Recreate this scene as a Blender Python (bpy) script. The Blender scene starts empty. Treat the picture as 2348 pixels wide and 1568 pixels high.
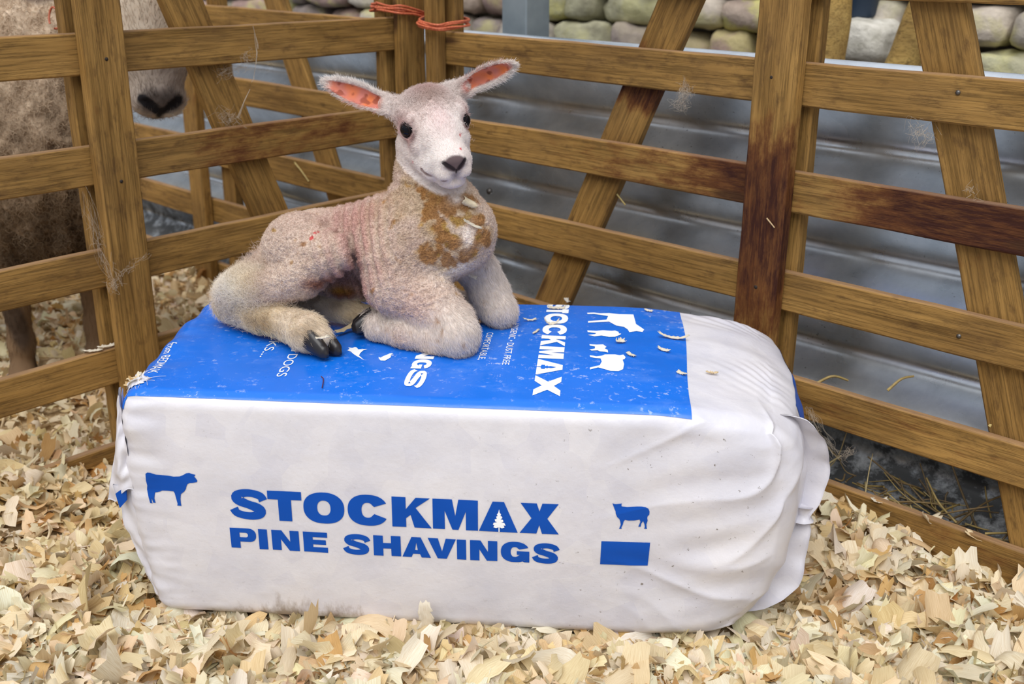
import bpy, bmesh, math, random
import numpy as np
from mathutils import Vector, Matrix

# ------------------------------------------------------------------ camera, sky, light, exposure
scene = bpy.context.scene
COL = scene.collection
IW, IH, FPX = 2348, 1568, 2460.0
PITCH, ROLL = math.radians(20.2), math.radians(0.3)
CAM_LOC = np.array([0.0, 0.0, 1.0])
_fw = np.array([0, math.cos(PITCH), -math.sin(PITCH)])
_rt0 = np.array([1.0, 0, 0]); _up0 = np.cross(_rt0, _fw)
_rt = math.cos(ROLL) * _rt0 + math.sin(ROLL) * _up0
_up = -math.sin(ROLL) * _rt0 + math.cos(ROLL) * _up0
cam = bpy.data.cameras.new('camera')
cam_o = bpy.data.objects.new('camera', cam); COL.objects.link(cam_o)
cam.sensor_width = 36.0; cam.lens = 36.0 * FPX / IW
cam.clip_start = 0.02; cam.clip_end = 100
cam_o.matrix_world = Matrix(((_rt[0], _up[0], -_fw[0], CAM_LOC[0]), (_rt[1], _up[1], -_fw[1], CAM_LOC[1]),
                             (_rt[2], _up[2], -_fw[2], CAM_LOC[2]), (0, 0, 0, 1)))
cam.dof.use_dof = True; cam.dof.focus_distance = 1.68; cam.dof.aperture_fstop = 5.0
scene.camera = cam_o

vs = scene.view_settings
vs.view_transform = 'Standard'; vs.look = 'None'; vs.gamma = 1.0; vs.use_curve_mapping = False
vs.exposure = 0.0

world = bpy.data.worlds.new('overcast_sky'); scene.world = world
world.use_nodes = True
wn, wl = world.node_tree.nodes, world.node_tree.links
wn.clear()
w_tc = wn.new('ShaderNodeTexCoord'); w_sep = wn.new('ShaderNodeSeparateXYZ')
wl.new(w_tc.outputs['Generated'], w_sep.inputs[0])
w_r = wn.new('ShaderNodeValToRGB'); wl.new(w_sep.outputs['Z'], w_r.inputs[0])
w_r.color_ramp.elements[0].position = 0.0; w_r.color_ramp.elements[0].color = (0.44, 0.46, 0.49, 1)
w_r.color_ramp.elements[1].position = 1.0; w_r.color_ramp.elements[1].color = (1.0, 1.03, 1.10, 1)
e = w_r.color_ramp.elements.new(0.35); e.color = (0.62, 0.65, 0.71, 1)
w_b = wn.new('ShaderNodeBackground'); w_b.inputs['Strength'].default_value = 0.95
w_o = wn.new('ShaderNodeOutputWorld')
wl.new(w_r.outputs[0], w_b.inputs[0]); wl.new(w_b.outputs[0], w_o.inputs[0])

sun = bpy.data.lights.new('overcast_sun', 'SUN'); sun.energy = 2.6; sun.angle = math.radians(50); sun.color = (1.0, 0.985, 0.96)
sun_o = bpy.data.objects.new('overcast_sun', sun); COL.objects.link(sun_o)
sun_o.rotation_euler = Vector((0.16, 0.62, -1.0)).to_track_quat('-Z', 'Y').to_euler()
sun_o.location = (0, 0, 4)

# ------------------------------------------------------------------ measuring helpers (photo pixel -> point on a known plane)
def ray(x, y): return _fw + _rt * ((x - IW / 2) / FPX) - _up * ((y - IH / 2) / FPX)
def on_z(x, y, z=0.0):
    d = ray(x, y); return CAM_LOC + d * ((z - CAM_LOC[2]) / d[2])
def on_v(x, y, p0, n):
    d = ray(x, y); return CAM_LOC + d * (np.dot(np.asarray(p0) - CAM_LOC, n) / np.dot(d, n))

BYAW = math.radians(-4.6)
BU = np.array([math.cos(BYAW), math.sin(BYAW), 0]); BV = np.array([-BU[1], BU[0], 0]); BO = np.array([-0.582, 1.457, 0.0])
def b2w(p):
    p = np.asarray(p, float)
    return BO + p[..., 0:1] * BU + p[..., 1:2] * BV + p[..., 2:3] * np.array([0, 0, 1.0])
def w2b(p):
    q = np.asarray(p, float) - BO
    return np.stack([q @ BU, q @ BV, q[..., 2]], -1)
def bpx(x, y, v): return w2b(on_v(x, y, BO + BV * v, BV))         # pixel -> bale frame on the plane v
def bpz(x, y, z): return w2b(on_z(x, y, z))

# ------------------------------------------------------------------ generic helpers
RNG = np.random.default_rng(7)
def sstep(a, b, x):
    t = np.clip((x - a) / (b - a), 0, 1); return t * t * (3 - 2 * t)
def _hash(ix, iy, iz, seed):
    h = (ix.astype(np.int64) * 374761393 + iy.astype(np.int64) * 668265263 + iz.astype(np.int64) * 2147483647 + seed * 1274126177) & 0x7fffffff
    h = ((h ^ (h >> 13)) * 1274126177) & 0x7fffffff
    return ((h ^ (h >> 16)) & 0xffff) / 32767.5 - 1.0
_NROT = np.array([[0.36, 0.48, -0.8], [-0.8, 0.6, 0.0], [0.48, 0.64, 0.6]])
def noise(p, seed=0):
    p = np.asarray(p, float) @ _NROT; i = np.floor(p); f = p - i; f = f * f * (3 - 2 * f); i = i.astype(np.int64)
    r = 0
    for dx in (0, 1):
        for dy in (0, 1):
            for dz in (0, 1):
                w = (f[..., 0] if dx else 1 - f[..., 0]) * (f[..., 1] if dy else 1 - f[..., 1]) * (f[..., 2] if dz else 1 - f[..., 2])
                r = r + w * _hash(i[..., 0] + dx, i[..., 1] + dy, i[..., 2] + dz, seed)
    return r
def fbm(p, oct=3, seed=0):
    p = np.asarray(p, float); r = 0; a = 1.0
    for k in range(oct):
        r = r + a * noise(p * 2 ** k, seed + k); a *= 0.5
    return r

def tag(o, label=None, cat=None, group=None, kind=None):
    for k, v in (('label', label), ('category', cat), ('group', group), ('kind', kind)):
        if v: o[k] = v
    return o
def link(name, data, parent=None):
    o = bpy.data.objects.new(name, data); COL.objects.link(o)
    if parent is not None: o.parent = parent
    return o
def empty(name, loc=(0, 0, 0), mat=None):
    o = link(name, None); o.empty_display_size = 0.05
    if mat is not None: o.matrix_world = mat
    else: o.location = loc
    return o
def mesh(name, verts, faces, mats, parent=None, smooth=True, attrs=None, cols=None, uv=None, matidx=None):
    me = bpy.data.meshes.new(name)
    verts = np.ascontiguousarray(verts, dtype=np.float32)
    if isinstance(faces, np.ndarray):
        nf, k = faces.shape
        me.vertices.add(len(verts)); me.vertices.foreach_set('co', verts.ravel())
        me.loops.add(nf * k); me.loops.foreach_set('vertex_index', faces.ravel().astype(np.int32))
        me.polygons.add(nf); me.polygons.foreach_set('loop_start', np.arange(0, nf * k, k, dtype=np.int32))
        me.update(calc_edges=True)
    else:
        me.from_pydata([tuple(v) for v in verts.tolist()], [], [tuple(f) for f in faces]); me.update()
    for m in (mats if isinstance(mats, (list, tuple)) else [mats]): me.materials.append(m)
    if matidx is not None: me.polygons.foreach_set('material_index', np.asarray(matidx, np.int32))
    me.polygons.foreach_set('use_smooth', np.full(len(me.polygons), bool(smooth)))
    for k, a in (attrs or {}).items():
        at = me.attributes.new(k, 'FLOAT', 'POINT'); at.data.foreach_set('value', np.asarray(a, np.float32))
    for k, a in (cols or {}).items():
        at = me.color_attributes.new(k, 'FLOAT_COLOR', 'POINT')
        c4 = np.ones((len(verts), 4), np.float32); c4[:, :3] = a; at.data.foreach_set('color', c4.ravel())
    if uv is not None:
        l = me.uv_layers.new(name='UVMap'); vi = np.empty(len(me.loops), np.int32); me.loops.foreach_get('vertex_index', vi)
        l.data.foreach_set('uv', np.asarray(uv, np.float32)[vi].ravel())
    me.validate(); me.update()
    return link(name, me, parent)
def grid_faces(nu, nv, wrap_u=False, wrap_v=False, base=0):
    iu = np.arange(nu if wrap_u else nu - 1); iv = np.arange(nv if wrap_v else nv - 1)
    a, b = np.meshgrid(iu, iv, indexing='ij'); a2 = (a + 1) % nu; b2 = (b + 1) % nv
    return np.stack([a * nv + b, a2 * nv + b, a2 * nv + b2, a * nv + b2], -1).reshape(-1, 4) + base
def tube(pts, rad, n=6, cap=True):
    pts = np.asarray(pts, float); m = len(pts); rad = np.broadcast_to(rad, (m,))
    t = np.gradient(pts, axis=0); t /= np.linalg.norm(t, axis=1, keepdims=True) + 1e-12
    up = np.array([0.13, 0.21, 0.97]); a = np.cross(t, up); a /= np.linalg.norm(a, axis=1, keepdims=True) + 1e-9; b = np.cross(t, a)
    th = np.linspace(0, 2 * np.pi, n, endpoint=False)
    v = pts[:, None] + rad[:, None, None] * (np.cos(th)[None, :, None] * a[:, None] + np.sin(th)[None, :, None] * b[:, None])
    f = grid_faces(m, n, wrap_v=True)
    v = v.reshape(-1, 3)
    if cap:
        c0, c1 = len(v), len(v) + 1
        v = np.vstack([v, pts[0:1], pts[-1:]])
        k = np.arange(n); k2 = (k + 1) % n
        f = np.vstack([f, np.stack([k2, k, np.full(n, c0), np.full(n, c0)], -1)[:, [0, 1, 2, 2]], np.stack([k + (m - 1) * n, k2 + (m - 1) * n, np.full(n, c1), np.full(n, c1)], -1)])
        return v, [tuple(dict.fromkeys(q)) for q in f.tolist()]
    return v, f
def spline(P, n):
    P = np.asarray(P, float); m = len(P)
    if m < 3: return P[0] + (P[-1] - P[0]) * np.linspace(0, 1, n)[:, None]
    Q = np.vstack([2 * P[0] - P[1], P, 2 * P[-1] - P[-2]])
    t = np.linspace(0, m - 1 - 1e-9, n); i = t.astype(int); f = (t - i)[:, None]
    a, b, c, d = Q[i], Q[i + 1], Q[i + 2], Q[i + 3]
    return 0.5 * (2 * b + (c - a) * f + (2 * a - 5 * b + 4 * c - d) * f ** 2 + (3 * b - a - 3 * c + d) * f ** 3)

# ------------------------------------------------------------------ materials
class NT:
    def __init__(s, name):
        s.m = bpy.data.materials.new(name); s.m.use_nodes = True
        s.n, s.l = s.m.node_tree.nodes, s.m.node_tree.links
        s.b = s.n['Principled BSDF']
    def new(s, t, **kw):
        n = s.n.new(t)
        for k, v in kw.items():
            if k.startswith('i_'): n.inputs[k[2:].replace('_', ' ')].default_value = v
            else: setattr(n, k, v)
        return n
    def to(s, a, b): s.l.new(a, b)
    def obj(s, scale=(1, 1, 1), rand=True):
        tc = s.new('ShaderNodeTexCoord'); mp = s.new('ShaderNodeMapping'); mp.inputs['Scale'].default_value = scale
        s.to(tc.outputs['Object'], mp.inputs['Vector'])
        if rand:
            oi = s.new('ShaderNodeObjectInfo'); mu = s.new('ShaderNodeMath', operation='MULTIPLY'); mu.inputs[1].default_value = 37.0
            s.to(oi.outputs['Random'], mu.inputs[0]); cb = s.new('ShaderNodeCombineXYZ')
            for k in range(3): s.to(mu.outputs[0], cb.inputs[k])
            s.to(cb.outputs[0], mp.inputs['Location'])
        return mp.outputs[0]
    def noise(s, vec, scale, detail=4, rough=0.55, dist=0.0):
        n = s.new('ShaderNodeTexNoise'); n.inputs['Scale'].default_value = scale; n.inputs['Detail'].default_value = detail
        n.inputs['Roughness'].default_value = rough; n.inputs['Distortion'].default_value = dist
        if vec is not None: s.to(vec, n.inputs['Vector'])
        return n.outputs['Fac']
    def ramp(s, fac, stops):
        r = s.new('ShaderNodeValToRGB'); cr = r.color_ramp
        while len(cr.elements) < len(stops): cr.elements.new(0.5)
        for el, (p, c) in zip(cr.elements, stops):
            el.position = p; el.color = (c, c, c, 1) if not hasattr(c, '__len__') else (*c, 1)
        s.to(fac, r.inputs[0]); return r.outputs[0]
    def mix(s, fac, a, b, mode='MIX'):
        m = s.new('ShaderNodeMix', data_type='RGBA', blend_type=mode)
        for sock, v in ((m.inputs[0], fac), (m.inputs[6], a), (m.inputs[7], b)):
            if hasattr(v, 'is_output'): s.to(v, sock)
            elif hasattr(v, '__len__'): sock.default_value = (*v, 1) if len(v) == 3 else v
            else: sock.default_value = v
        return m.outputs[2]
    def math(s, op, a, b=0.0, clamp=False):
        m = s.new('ShaderNodeMath', operation=op); m.use_clamp = clamp
        for sock, v in ((m.inputs[0], a), (m.inputs[1], b)):
            if hasattr(v, 'is_output'): s.to(v, sock)
            else: sock.default_value = v
        return m.outputs[0]
    def attr(s, name, out='Fac'):
        return s.new('ShaderNodeAttribute', attribute_name=name).outputs[out]
    def bump(s, h, strength=0.3, dist=0.002):
        b = s.new('ShaderNodeBump'); b.inputs['Strength'].default_value = strength; b.inputs['Distance'].default_value = dist
        s.to(h, b.inputs['Height']); s.to(b.outputs[0], s.b.inputs['Normal'])
    def set(s, **kw):
        for k, v in kw.items():
            i = s.b.inputs[k.replace('_', ' ')]
            if hasattr(v, 'is_output'): s.to(v, i)
            elif hasattr(v, '__len__') and len(i.default_value) == 4 and len(v) == 3: i.default_value = (*v, 1)
            else: i.default_value = v
        return s.m

def mat_wood(name, lo, hi, stain=(0.038, 0.011, 0.008), orange=(0.140, 0.034, 0.010)):
    t = NT(name)
    g = t.noise(t.obj((2.2, 34, 34)), 2.0, 6, 0.6, 0.4)
    big = t.noise(t.obj((1.6, 5, 5)), 2.2, 3)
    f = t.math('ADD', t.math('MULTIPLY', g, 0.65), t.math('MULTIPLY', big, 0.5))
    c = t.ramp(f, [(0.30, lo), (0.72, hi)])
    fine = t.ramp(t.noise(t.obj((3, 90, 90)), 3.0, 4, 0.7), [(0.38, 0.22), (0.54, 1.0)])
    c = t.mix(0.55, c, t.mix(1.0, c, fine, 'MULTIPLY'))
    # dark flecks and dirt
    d = t.ramp(t.noise(t.obj((9, 22, 22)), 2.4, 5, 0.65), [(0.54, 0.0), (0.72, 1.0)])
    c = t.mix(t.math('MULTIPLY', d, 0.65), c, (0.070, 0.034, 0.014))
    gr = t.ramp(t.noise(t.obj((2.5, 4, 4)), 2.0, 4, 0.6), [(0.45, 0.0), (0.75, 0.5)])
    c = t.mix(gr, c, (0.13, 0.070, 0.028))
    # blotchy stain, driven by the member's own 'stain' value
    sn = t.math('ADD', t.math('MULTIPLY', t.noise(t.obj((5, 14, 14)), 2.6, 6, 0.72), 1.15), t.attr('stain'))
    sn = t.math('MULTIPLY', sn, 0.55)
    c = t.mix(t.ramp(sn, [(0.40, 0.0), (0.56, 0.70)]), c, orange)
    fl = t.ramp(t.noise(t.obj((7, 55, 55)), 3.0, 4, 0.7), [(0.44, 1.0), (0.66, 0.42)])
    c = t.mix(t.math('MULTIPLY', fl, t.ramp(sn, [(0.47, 0.0), (0.66, 0.95)])), c, stain)
    kv = t.new('ShaderNodeTexVoronoi'); kv.inputs['Scale'].default_value = 1.0; t.to(t.obj((3.6, 15, 15)), kv.inputs['Vector'])
    kr = t.new('ShaderNodeSeparateColor'); t.to(kv.outputs['Color'], kr.inputs[0])
    kn = t.math('MULTIPLY', t.ramp(kv.outputs['Distance'], [(0.10, 1.0), (0.19, 0.0)]), t.math('GREATER_THAN', kr.outputs[0], 0.74))
    c = t.mix(t.math('MULTIPLY', kn, 0.85), c, (0.060, 0.026, 0.012))
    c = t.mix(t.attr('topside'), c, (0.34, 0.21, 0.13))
    t.bump(t.math('ADD', g, fine), 0.5, 0.0012)
    return t.set(Base_Color=c, Roughness=0.72, Specular_IOR_Level=0.18)
M_WOOD = mat_wood('treated_pine', (0.145, 0.072, 0.016), (0.43, 0.245, 0.072))
M_WOOD2 = mat_wood('yellow_pine', (0.42, 0.25, 0.07), (0.62, 0.42, 0.14))

def simple(name, col, rough=0.6, metal=0.0, **kw):
    return NT(name).set(Base_Color=col, Roughness=rough, Metallic=metal, **kw)
M_NAIL = simple('nail_steel', (0.16, 0.15, 0.14), 0.45, 0.9)
M_HOLE = simple('nail_dark', (0.02, 0.012, 0.008), 0.8)

def mat_metal():
    t = NT('galvanised_steel')
    o = t.obj((1, 1, 1), False)
    sp = t.noise(o, 14, 6, 0.65)
    c = t.ramp(sp, [(0.25, (0.55, 0.60, 0.65)), (0.75, (0.83, 0.875, 0.92))])
    speck = t.ramp(t.noise(o, 160, 3, 0.6), [(0.66, 0.0), (0.74, 1.0)])
    darkening = t.math('MULTIPLY', speck, t.ramp(t.noise(o, 5, 4), [(0.42, 0.0), (0.65, 0.9)]))
    c = t.mix(darkening, c, (0.05, 0.05, 0.05))
    low = t.attr('darkening')
    dirt = t.ramp(t.math('ADD', t.noise(o, 22, 6, 0.7), low), [(0.72, 0.0), (0.95, 0.95)])  # blotchy darkening, stronger towards the bottom of the sheet
    c = t.mix(dirt, c, (0.030, 0.032, 0.034))
    r = t.ramp(t.noise(o, 9, 5), [(0.3, 0.24), (0.7, 0.38)])
    t.bump(t.noise(o, 40, 4), 0.08, 0.003)
    return t.set(Base_Color=c, Metallic=t.math('SUBTRACT', 0.92, t.math('MULTIPLY', dirt, 0.9)), Roughness=r)
M_METAL = mat_metal()

def mat_shaving():
    t = NT('pine_shaving')
    c = t.attr('tint', 'Color')
    uvn = t.new('ShaderNodeUVMap'); mp = t.new('ShaderNodeMapping'); mp.inputs['Scale'].default_value = (1.2, 16, 1)
    t.to(uvn.outputs[0], mp.inputs[0])
    g = t.noise(mp.outputs[0], 3.0, 4, 0.6)
    c = t.mix(1.0, c, t.ramp(g, [(0.3, (0.78, 0.70, 0.58)), (0.62, (1.0, 1.0, 1.0))]), 'MULTIPLY')
    t.bump(g, 0.35, 0.0008)
    tr = t.new('ShaderNodeBsdfTranslucent'); t.to(c, tr.inputs[0])
    mx = t.new('ShaderNodeMixShader'); mx.inputs[0].default_value = 0.22
    t.set(Base_Color=c, Roughness=0.65, Specular_IOR_Level=0.25)
    out = t.n['Material Output']
    t.to(t.b.outputs[0], mx.inputs[1]); t.to(tr.outputs[0], mx.inputs[2]); t.to(mx.outputs[0], out.inputs['Surface'])
    return t.m
M_SHAV = mat_shaving()
def mat_floor():
    t = NT('bedding_base')
    o = t.obj((1, 1, 1), False)
    n = t.noise(o, 60, 5, 0.7)
    c = t.ramp(n, [(0.3, (0.30, 0.18, 0.08)), (0.7, (0.74, 0.57, 0.33))])
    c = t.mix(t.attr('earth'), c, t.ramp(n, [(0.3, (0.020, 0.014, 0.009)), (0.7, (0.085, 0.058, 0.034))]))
    t.bump(n, 0.8, 0.01)
    return t.set(Base_Color=c, Roughness=0.85)
M_FLOOR = mat_floor()

# ------------------------------------------------------------------ ground: bedding base + loose shavings
AL, AR = math.radians(48), math.radians(136)
DL = np.array([math.cos(AL), math.sin(AL), 0]); DR = np.array([math.cos(AR), math.sin(AR), 0])
NL = np.array([-DL[1], DL[0], 0]); NR = np.array([DR[1], -DR[0], 0])
CORNER = np.array([-0.239, 2.615, 0.0])
def side_right(x, y): return (x - CORNER[0]) * NR[0] + (y - CORNER[1]) * NR[1]      # >0 beyond the right hurdles
def side_left(x, y): return (x - CORNER[0]) * NL[0] + (y - CORNER[1]) * NL[1]       # >0 beyond the left hurdle
def terrain(x, y):
    p = np.stack([x * 3.1, y * 3.1, np.zeros_like(x)], -1)
    h = 0.012 * fbm(p, 3, 11) - 0.012
    bu = (x - BO[0]) * BU[0] + (y - BO[1]) * BU[1]; bv = (x - BO[0]) * BV[0] + (y - BO[1]) * BV[1]
    inbag = sstep(-0.05, 0.03, bu) * sstep(1.03, 0.95, bu) * sstep(-0.03, 0.03, bv) * sstep(0.52, 0.44, bv)
    sr = side_right(x, y)
    h = h + 0.045 * np.exp(-((x - 0.60) / 0.16) ** 2 - ((y - 1.72) / 0.14) ** 2)       # heap at the right rail
    h = h + 0.055 * np.exp(-((x + 0.96) / 0.13) ** 2 - ((y - 1.80) / 0.13) ** 2)       # heap over the left bottom rail
    h = h + 0.012 * np.exp(-((bv + 0.10) / 0.05) ** 2)
    h = h * sstep(0.02, -0.04, sr) - 0.03 * sstep(-0.02, 0.05, sr)
    return h * (1 - inbag) - 0.014 * inbag

def build_floor():
    xs = np.linspace(-4.4, 2.6, 190); ys = np.linspace(0.55, 4.6, 140)
    X, Y = np.meshgrid(xs, ys, indexing='ij'); Z = terrain(X, Y)
    v = np.stack([X, Y, Z - 0.010], -1).reshape(-1, 3)
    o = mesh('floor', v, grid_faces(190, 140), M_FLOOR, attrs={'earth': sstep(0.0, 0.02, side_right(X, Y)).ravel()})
    tag(o, kind='structure')
build_floor()

CREAMS = np.array([[0.87, 0.74, 0.50], [0.91, 0.82, 0.62], [0.79, 0.60, 0.34], [0.94, 0.88, 0.73], [0.68, 0.44, 0.19], [0.84, 0.68, 0.43], [0.50, 0.27, 0.09]])
CREAM_P = np.array([0.25, 0.27, 0.11, 0.22, 0.045, 0.09, 0.015])
def flake_geometry(cx, cy, cz, L, Wd, yaw, tx, ty, curl, twist, rng, nu=6, nv=5):
    n = len(cx)
    u = np.linspace(-0.5, 0.5, nu); v = np.linspace(-0.5, 0.5, nv)
    U, V = np.meshgrid(u, v, indexing='ij'); U = np.broadcast_to(U, (n, nu, nv)).copy(); V = np.broadcast_to(V, (n, nu, nv)).copy()
    taper = 1 - rng.random((n, 1, 1)) ** 2 * 0.45 * (U + 0.5) - rng.random((n, 1, 1)) ** 2 * 0.30 * (0.5 - U) + 0.10 * (1 - 4 * U ** 2)
    jag = np.zeros((n, nu, nv)); jag[:, 0, :] = -rng.random((n, nv)) * 0.20; jag[:, -1, :] = rng.random((n, nv)) * 0.26
    side = np.zeros((n, nu, nv)); side[:, :, 0] = rng.normal(0, 0.07, (n, nu)); side[:, :, -1] = rng.normal(0, 0.07, (n, nu))
    UU = U + jag; VV = V * taper + side
    k = curl[:, None, None]; a = UU * k
    small = np.abs(k) < 0.05
    kk = np.where(small, 1.0, k)
    px = np.where(small, UU, np.sin(a) / kk); pz = np.where(small, 0, (1 - np.cos(a)) / kk)
    px = px * L[:, None, None]; pz = pz * L[:, None, None]
    cup = rng.normal(0, 0.9, (n, 1, 1)) * (VV ** 2 - 0.1) * Wd[:, None, None]
    py = VV * Wd[:, None, None]; pz = pz + cup
    tw = twist[:, None, None] * UU
    py, pz = py * np.cos(tw) - pz * np.sin(tw) * 0.3, pz + py * np.sin(tw)
    pz = pz + rng.normal(0, 0.0006, (n, nu, nv))
    # tilt about x then y, then yaw
    c, s = np.cos(tx)[:, None, None], np.sin(tx)[:, None, None]; py, pz = py * c - pz * s, py * s + pz * c
    c, s = np.cos(ty)[:, None, None], np.sin(ty)[:, None, None]; px, pz = px * c + pz * s, -px * s + pz * c
    c, s = np.cos(yaw)[:, None, None], np.sin(yaw)[:, None, None]; px, py = px * c - py * s, px * s + py * c
    zmin = pz.reshape(n, -1).min(1)[:, None, None]
    P = np.stack([px + cx[:, None, None], py + cy[:, None, None], pz - zmin * 0.55 + cz[:, None, None]], -1)
    uv = np.stack([U + 0.5 + rng.random((n, 1, 1)) * 20, V + 0.5 + rng.random((n, 1, 1)) * 20], -1)
    F = (grid_faces(nu, nv)[None] + (np.arange(n) * nu * nv)[:, None, None]).reshape(-1, 4)
    return P.reshape(-1, 3), F, uv.reshape(-1, 2)

def build_shavings():
    rng = np.random.default_rng(21)
    pts = []
    def area(n, x0, x1, y0, y1, lo, hi):
        x = rng.uniform(x0, x1, n); y = rng.uniform(y0, y1, n); s = rng.uniform(lo, hi, n) * rng.uniform(0.7, 1.25, n)
        pts.append(np.stack([x, y, s], -1))
    area(17000, -1.35, 1.25, 0.95, 2.1, 0.017, 0.042)
    area(8000, -1.0, 1.1, 0.98, 1.62, 0.020, 0.054)
    area(5000, -1.0, 1.1, 0.98, 1.55, 0.006, 0.016)
    area(21000, -3.3, -0.1, 1.5, 4.3, 0.018, 0.042)
    area(2500, -0.7, 0.7, 1.9, 2.7, 0.018, 0.040)
    A = np.vstack(pts); x, y, s = A.T
    q = np.stack([x, y], -1) - BO[:2]; bu = q @ BU[:2]; bv = q @ BV[:2]
    keep = ~((bu > 0.00) & (bu < 0.955) & (bv > 0.012) & (bv < 0.47))
    keep &= side_right(x, y) < -0.012
    # only the ground the camera could plausibly see
    P = np.stack([x, y, np.zeros_like(x)], -1) - CAM_LOC; zd = P @ _fw
    sx = IW / 2 + FPX * (P @ _rt) / zd; sy = IH / 2 - FPX * (P @ _up) / zd
    keep &= (sx > -350) & (sx < IW + 350) & (sy < IH + 260)
    x, y, s, bu, bv = x[keep], y[keep], s[keep], bu[keep], bv[keep]; n = len(x)
    z = terrain(x, y) + rng.random(n) ** 1.5 * 0.012 - 0.004
    nearbag = (bu > -0.05) & (bu < 1.02) & (bv > -0.06) & (bv < 0.51)
    z = np.where(nearbag, np.minimum(z, 0.006), z)
    aspect = rng.uniform(0.35, 0.95, n)
    thin = rng.random(n) < 0.16; aspect = np.where(thin, rng.uniform(0.1, 0.25, n), aspect)
    L = s * rng.uniform(0.9, 1.5, n); Wd = s * aspect
    steep = np.where(nearbag, 0.22, 0.46)
    tx = rng.normal(0, 1, n) * steep * 0.8; ty = rng.normal(0, 1, n) * steep
    curl = rng.normal(0, 1.1, n); curl = np.where(rng.random(n) < 0.10, rng.uniform(2.5, 4.5, n), curl)
    v, f, uv = flake_geometry(x, y, z, L, Wd, rng.uniform(0, 6.283, n), tx, ty, curl, rng.normal(0, 0.5, n), rng)
    ci = rng.choice(len(CREAMS), n, p=CREAM_P); col = CREAMS[ci] * rng.uniform(0.86, 1.06, (n, 1)) * (1 + rng.normal(0, 0.03, (n, 3)))
    left = sstep(-0.45, -0.85, x)[:, None] * sstep(1.4, 1.8, y)[:, None]
    col = col * (1 - 0.10 * left * np.array([0.3, 0.7, 1.5]))
    o = mesh('pine_shavings', v, f, M_SHAV, cols={'tint': np.repeat(np.clip(col, 0, 0.95), 30, 0)}, uv=uv)
    tag(o, 'loose curly pine shavings spread as bedding over the pen floor', 'wood shavings', kind='stuff')
build_shavings()

# ------------------------------------------------------------------ hurdles
def lath(name, p0, p1, wdir, width, thick, mat, parent, stain=None, topside=0.0, seed=0, wob=0.0012, seg=None):
    """bar from p0 to p1 (centre line, parent frame); width along wdir, thickness along the third axis"""
    p0, p1 = np.asarray(p0, float), np.asarray(p1, float); L = np.linalg.norm(p1 - p0); ax = (p1 - p0) / L
    wd = np.asarray(wdir, float); wd = wd - ax * (wd @ ax); wd /= np.linalg.norm(wd); td = np.cross(ax, wd)
    n = seg or max(6, int(L / 0.03)); s = np.linspace(0, L, n)
    w, t, b = width / 2, thick / 2, min(0.003, thick * 0.2)
    sec = np.array([(w - b, -t), (w, -t + b), (w, t - b), (w - b, t), (0, t), (-w + b, t), (-w, t - b), (-w, -t + b), (-w + b, -t), (0, -t)])
    m = len(sec)
    P = np.zeros((n, m, 3)); P[:, :, 0] = s[:, None]; P[:, :, 1] = sec[None, :, 0]; P[:, :, 2] = sec[None, :, 1]
    q = np.stack([P[..., 0] * 9, P[..., 1] * 30 + seed, P[..., 2] * 30], -1)
    P[..., 1] += wob * noise(q, seed); P[..., 2] += wob * noise(q, seed + 5)
    P[..., 1] += 0.0022 * np.sin(s * 2.2 + seed)[:, None]
    v = P.reshape(-1, 3); f = grid_faces(n, m, wrap_v=True)
    faces = f.tolist() + [list(range(m))[::-1], [(n - 1) * m + k for k in range(m)]]
    st = np.zeros(len(v)) if stain is None else np.repeat(stain(s / L), m)
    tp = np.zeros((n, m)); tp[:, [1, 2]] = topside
    o = mesh(name, v, faces, mat, parent, smooth=False, attrs={'stain': st, 'topside': tp.ravel()})
    M = Matrix([[ax[0], wd[0], td[0], p0[0]], [ax[1], wd[1], td[1], p0[1]], [ax[2], wd[2], td[2], p0[2]], [0, 0, 0, 1]])
    o.matrix_parent_inverse = Matrix.Identity(4); o.matrix_basis = M
    return o
def nail(parent, p, mat=None, r=0.004):
    th = np.linspace(0, 2 * np.pi, 9)[:-1]
    v = [(p[0] + r * math.cos(a), p[1], p[2] + r * math.sin(a)) for a in th] + [(p[0], p[1] - r * 0.5, p[2])] + [(p[0] + r * math.cos(a), p[1] + 0.006, p[2] + r * math.sin(a)) for a in th]
    f = [(k, (k + 1) % 8, 8) for k in range(8)] + [(k, k + 9, (k + 1) % 8 + 9, (k + 1) % 8) for k in range(8)]
    return mesh('nail', v, f, mat or M_NAIL, parent)
def frame(org, ax, nrm):
    return Matrix([[ax[0], nrm[0], 0, org[0]], [ax[1], nrm[1], 0, org[1]], [ax[2], nrm[2], 1, org[2]], [0, 0, 0, 1]])
def bump_fn(items, base=-0.12):
    """stain along a member: list of (centre, half width, amount)"""
    def fn(s):
        r = np.full_like(s, base)
        for c, w, a in items: r = np.maximum(r, base + a * np.exp(-((s - c) / w) ** 4))
        return r
    return fn

def rails(root, x0, x1, tops, stains, seed, height=0.075, xs=None):
    for k, z in enumerate(tops):
        a, b = (x0, x1) if xs is None or xs[k] is None else xs[k]
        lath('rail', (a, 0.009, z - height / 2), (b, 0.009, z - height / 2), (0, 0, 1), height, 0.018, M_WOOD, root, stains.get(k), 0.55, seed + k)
def post(root, x0, x1, y0, y1, z0, z1, seed, stain=None):
    return lath('post', ((x0 + x1) / 2, (y0 + y1) / 2, z0), ((x0 + x1) / 2, (y0 + y1) / 2, z1), (1, 0, 0), abs(x1 - x0), abs(y1 - y0), M_WOOD, root, stain, 0.0, seed)

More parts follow.
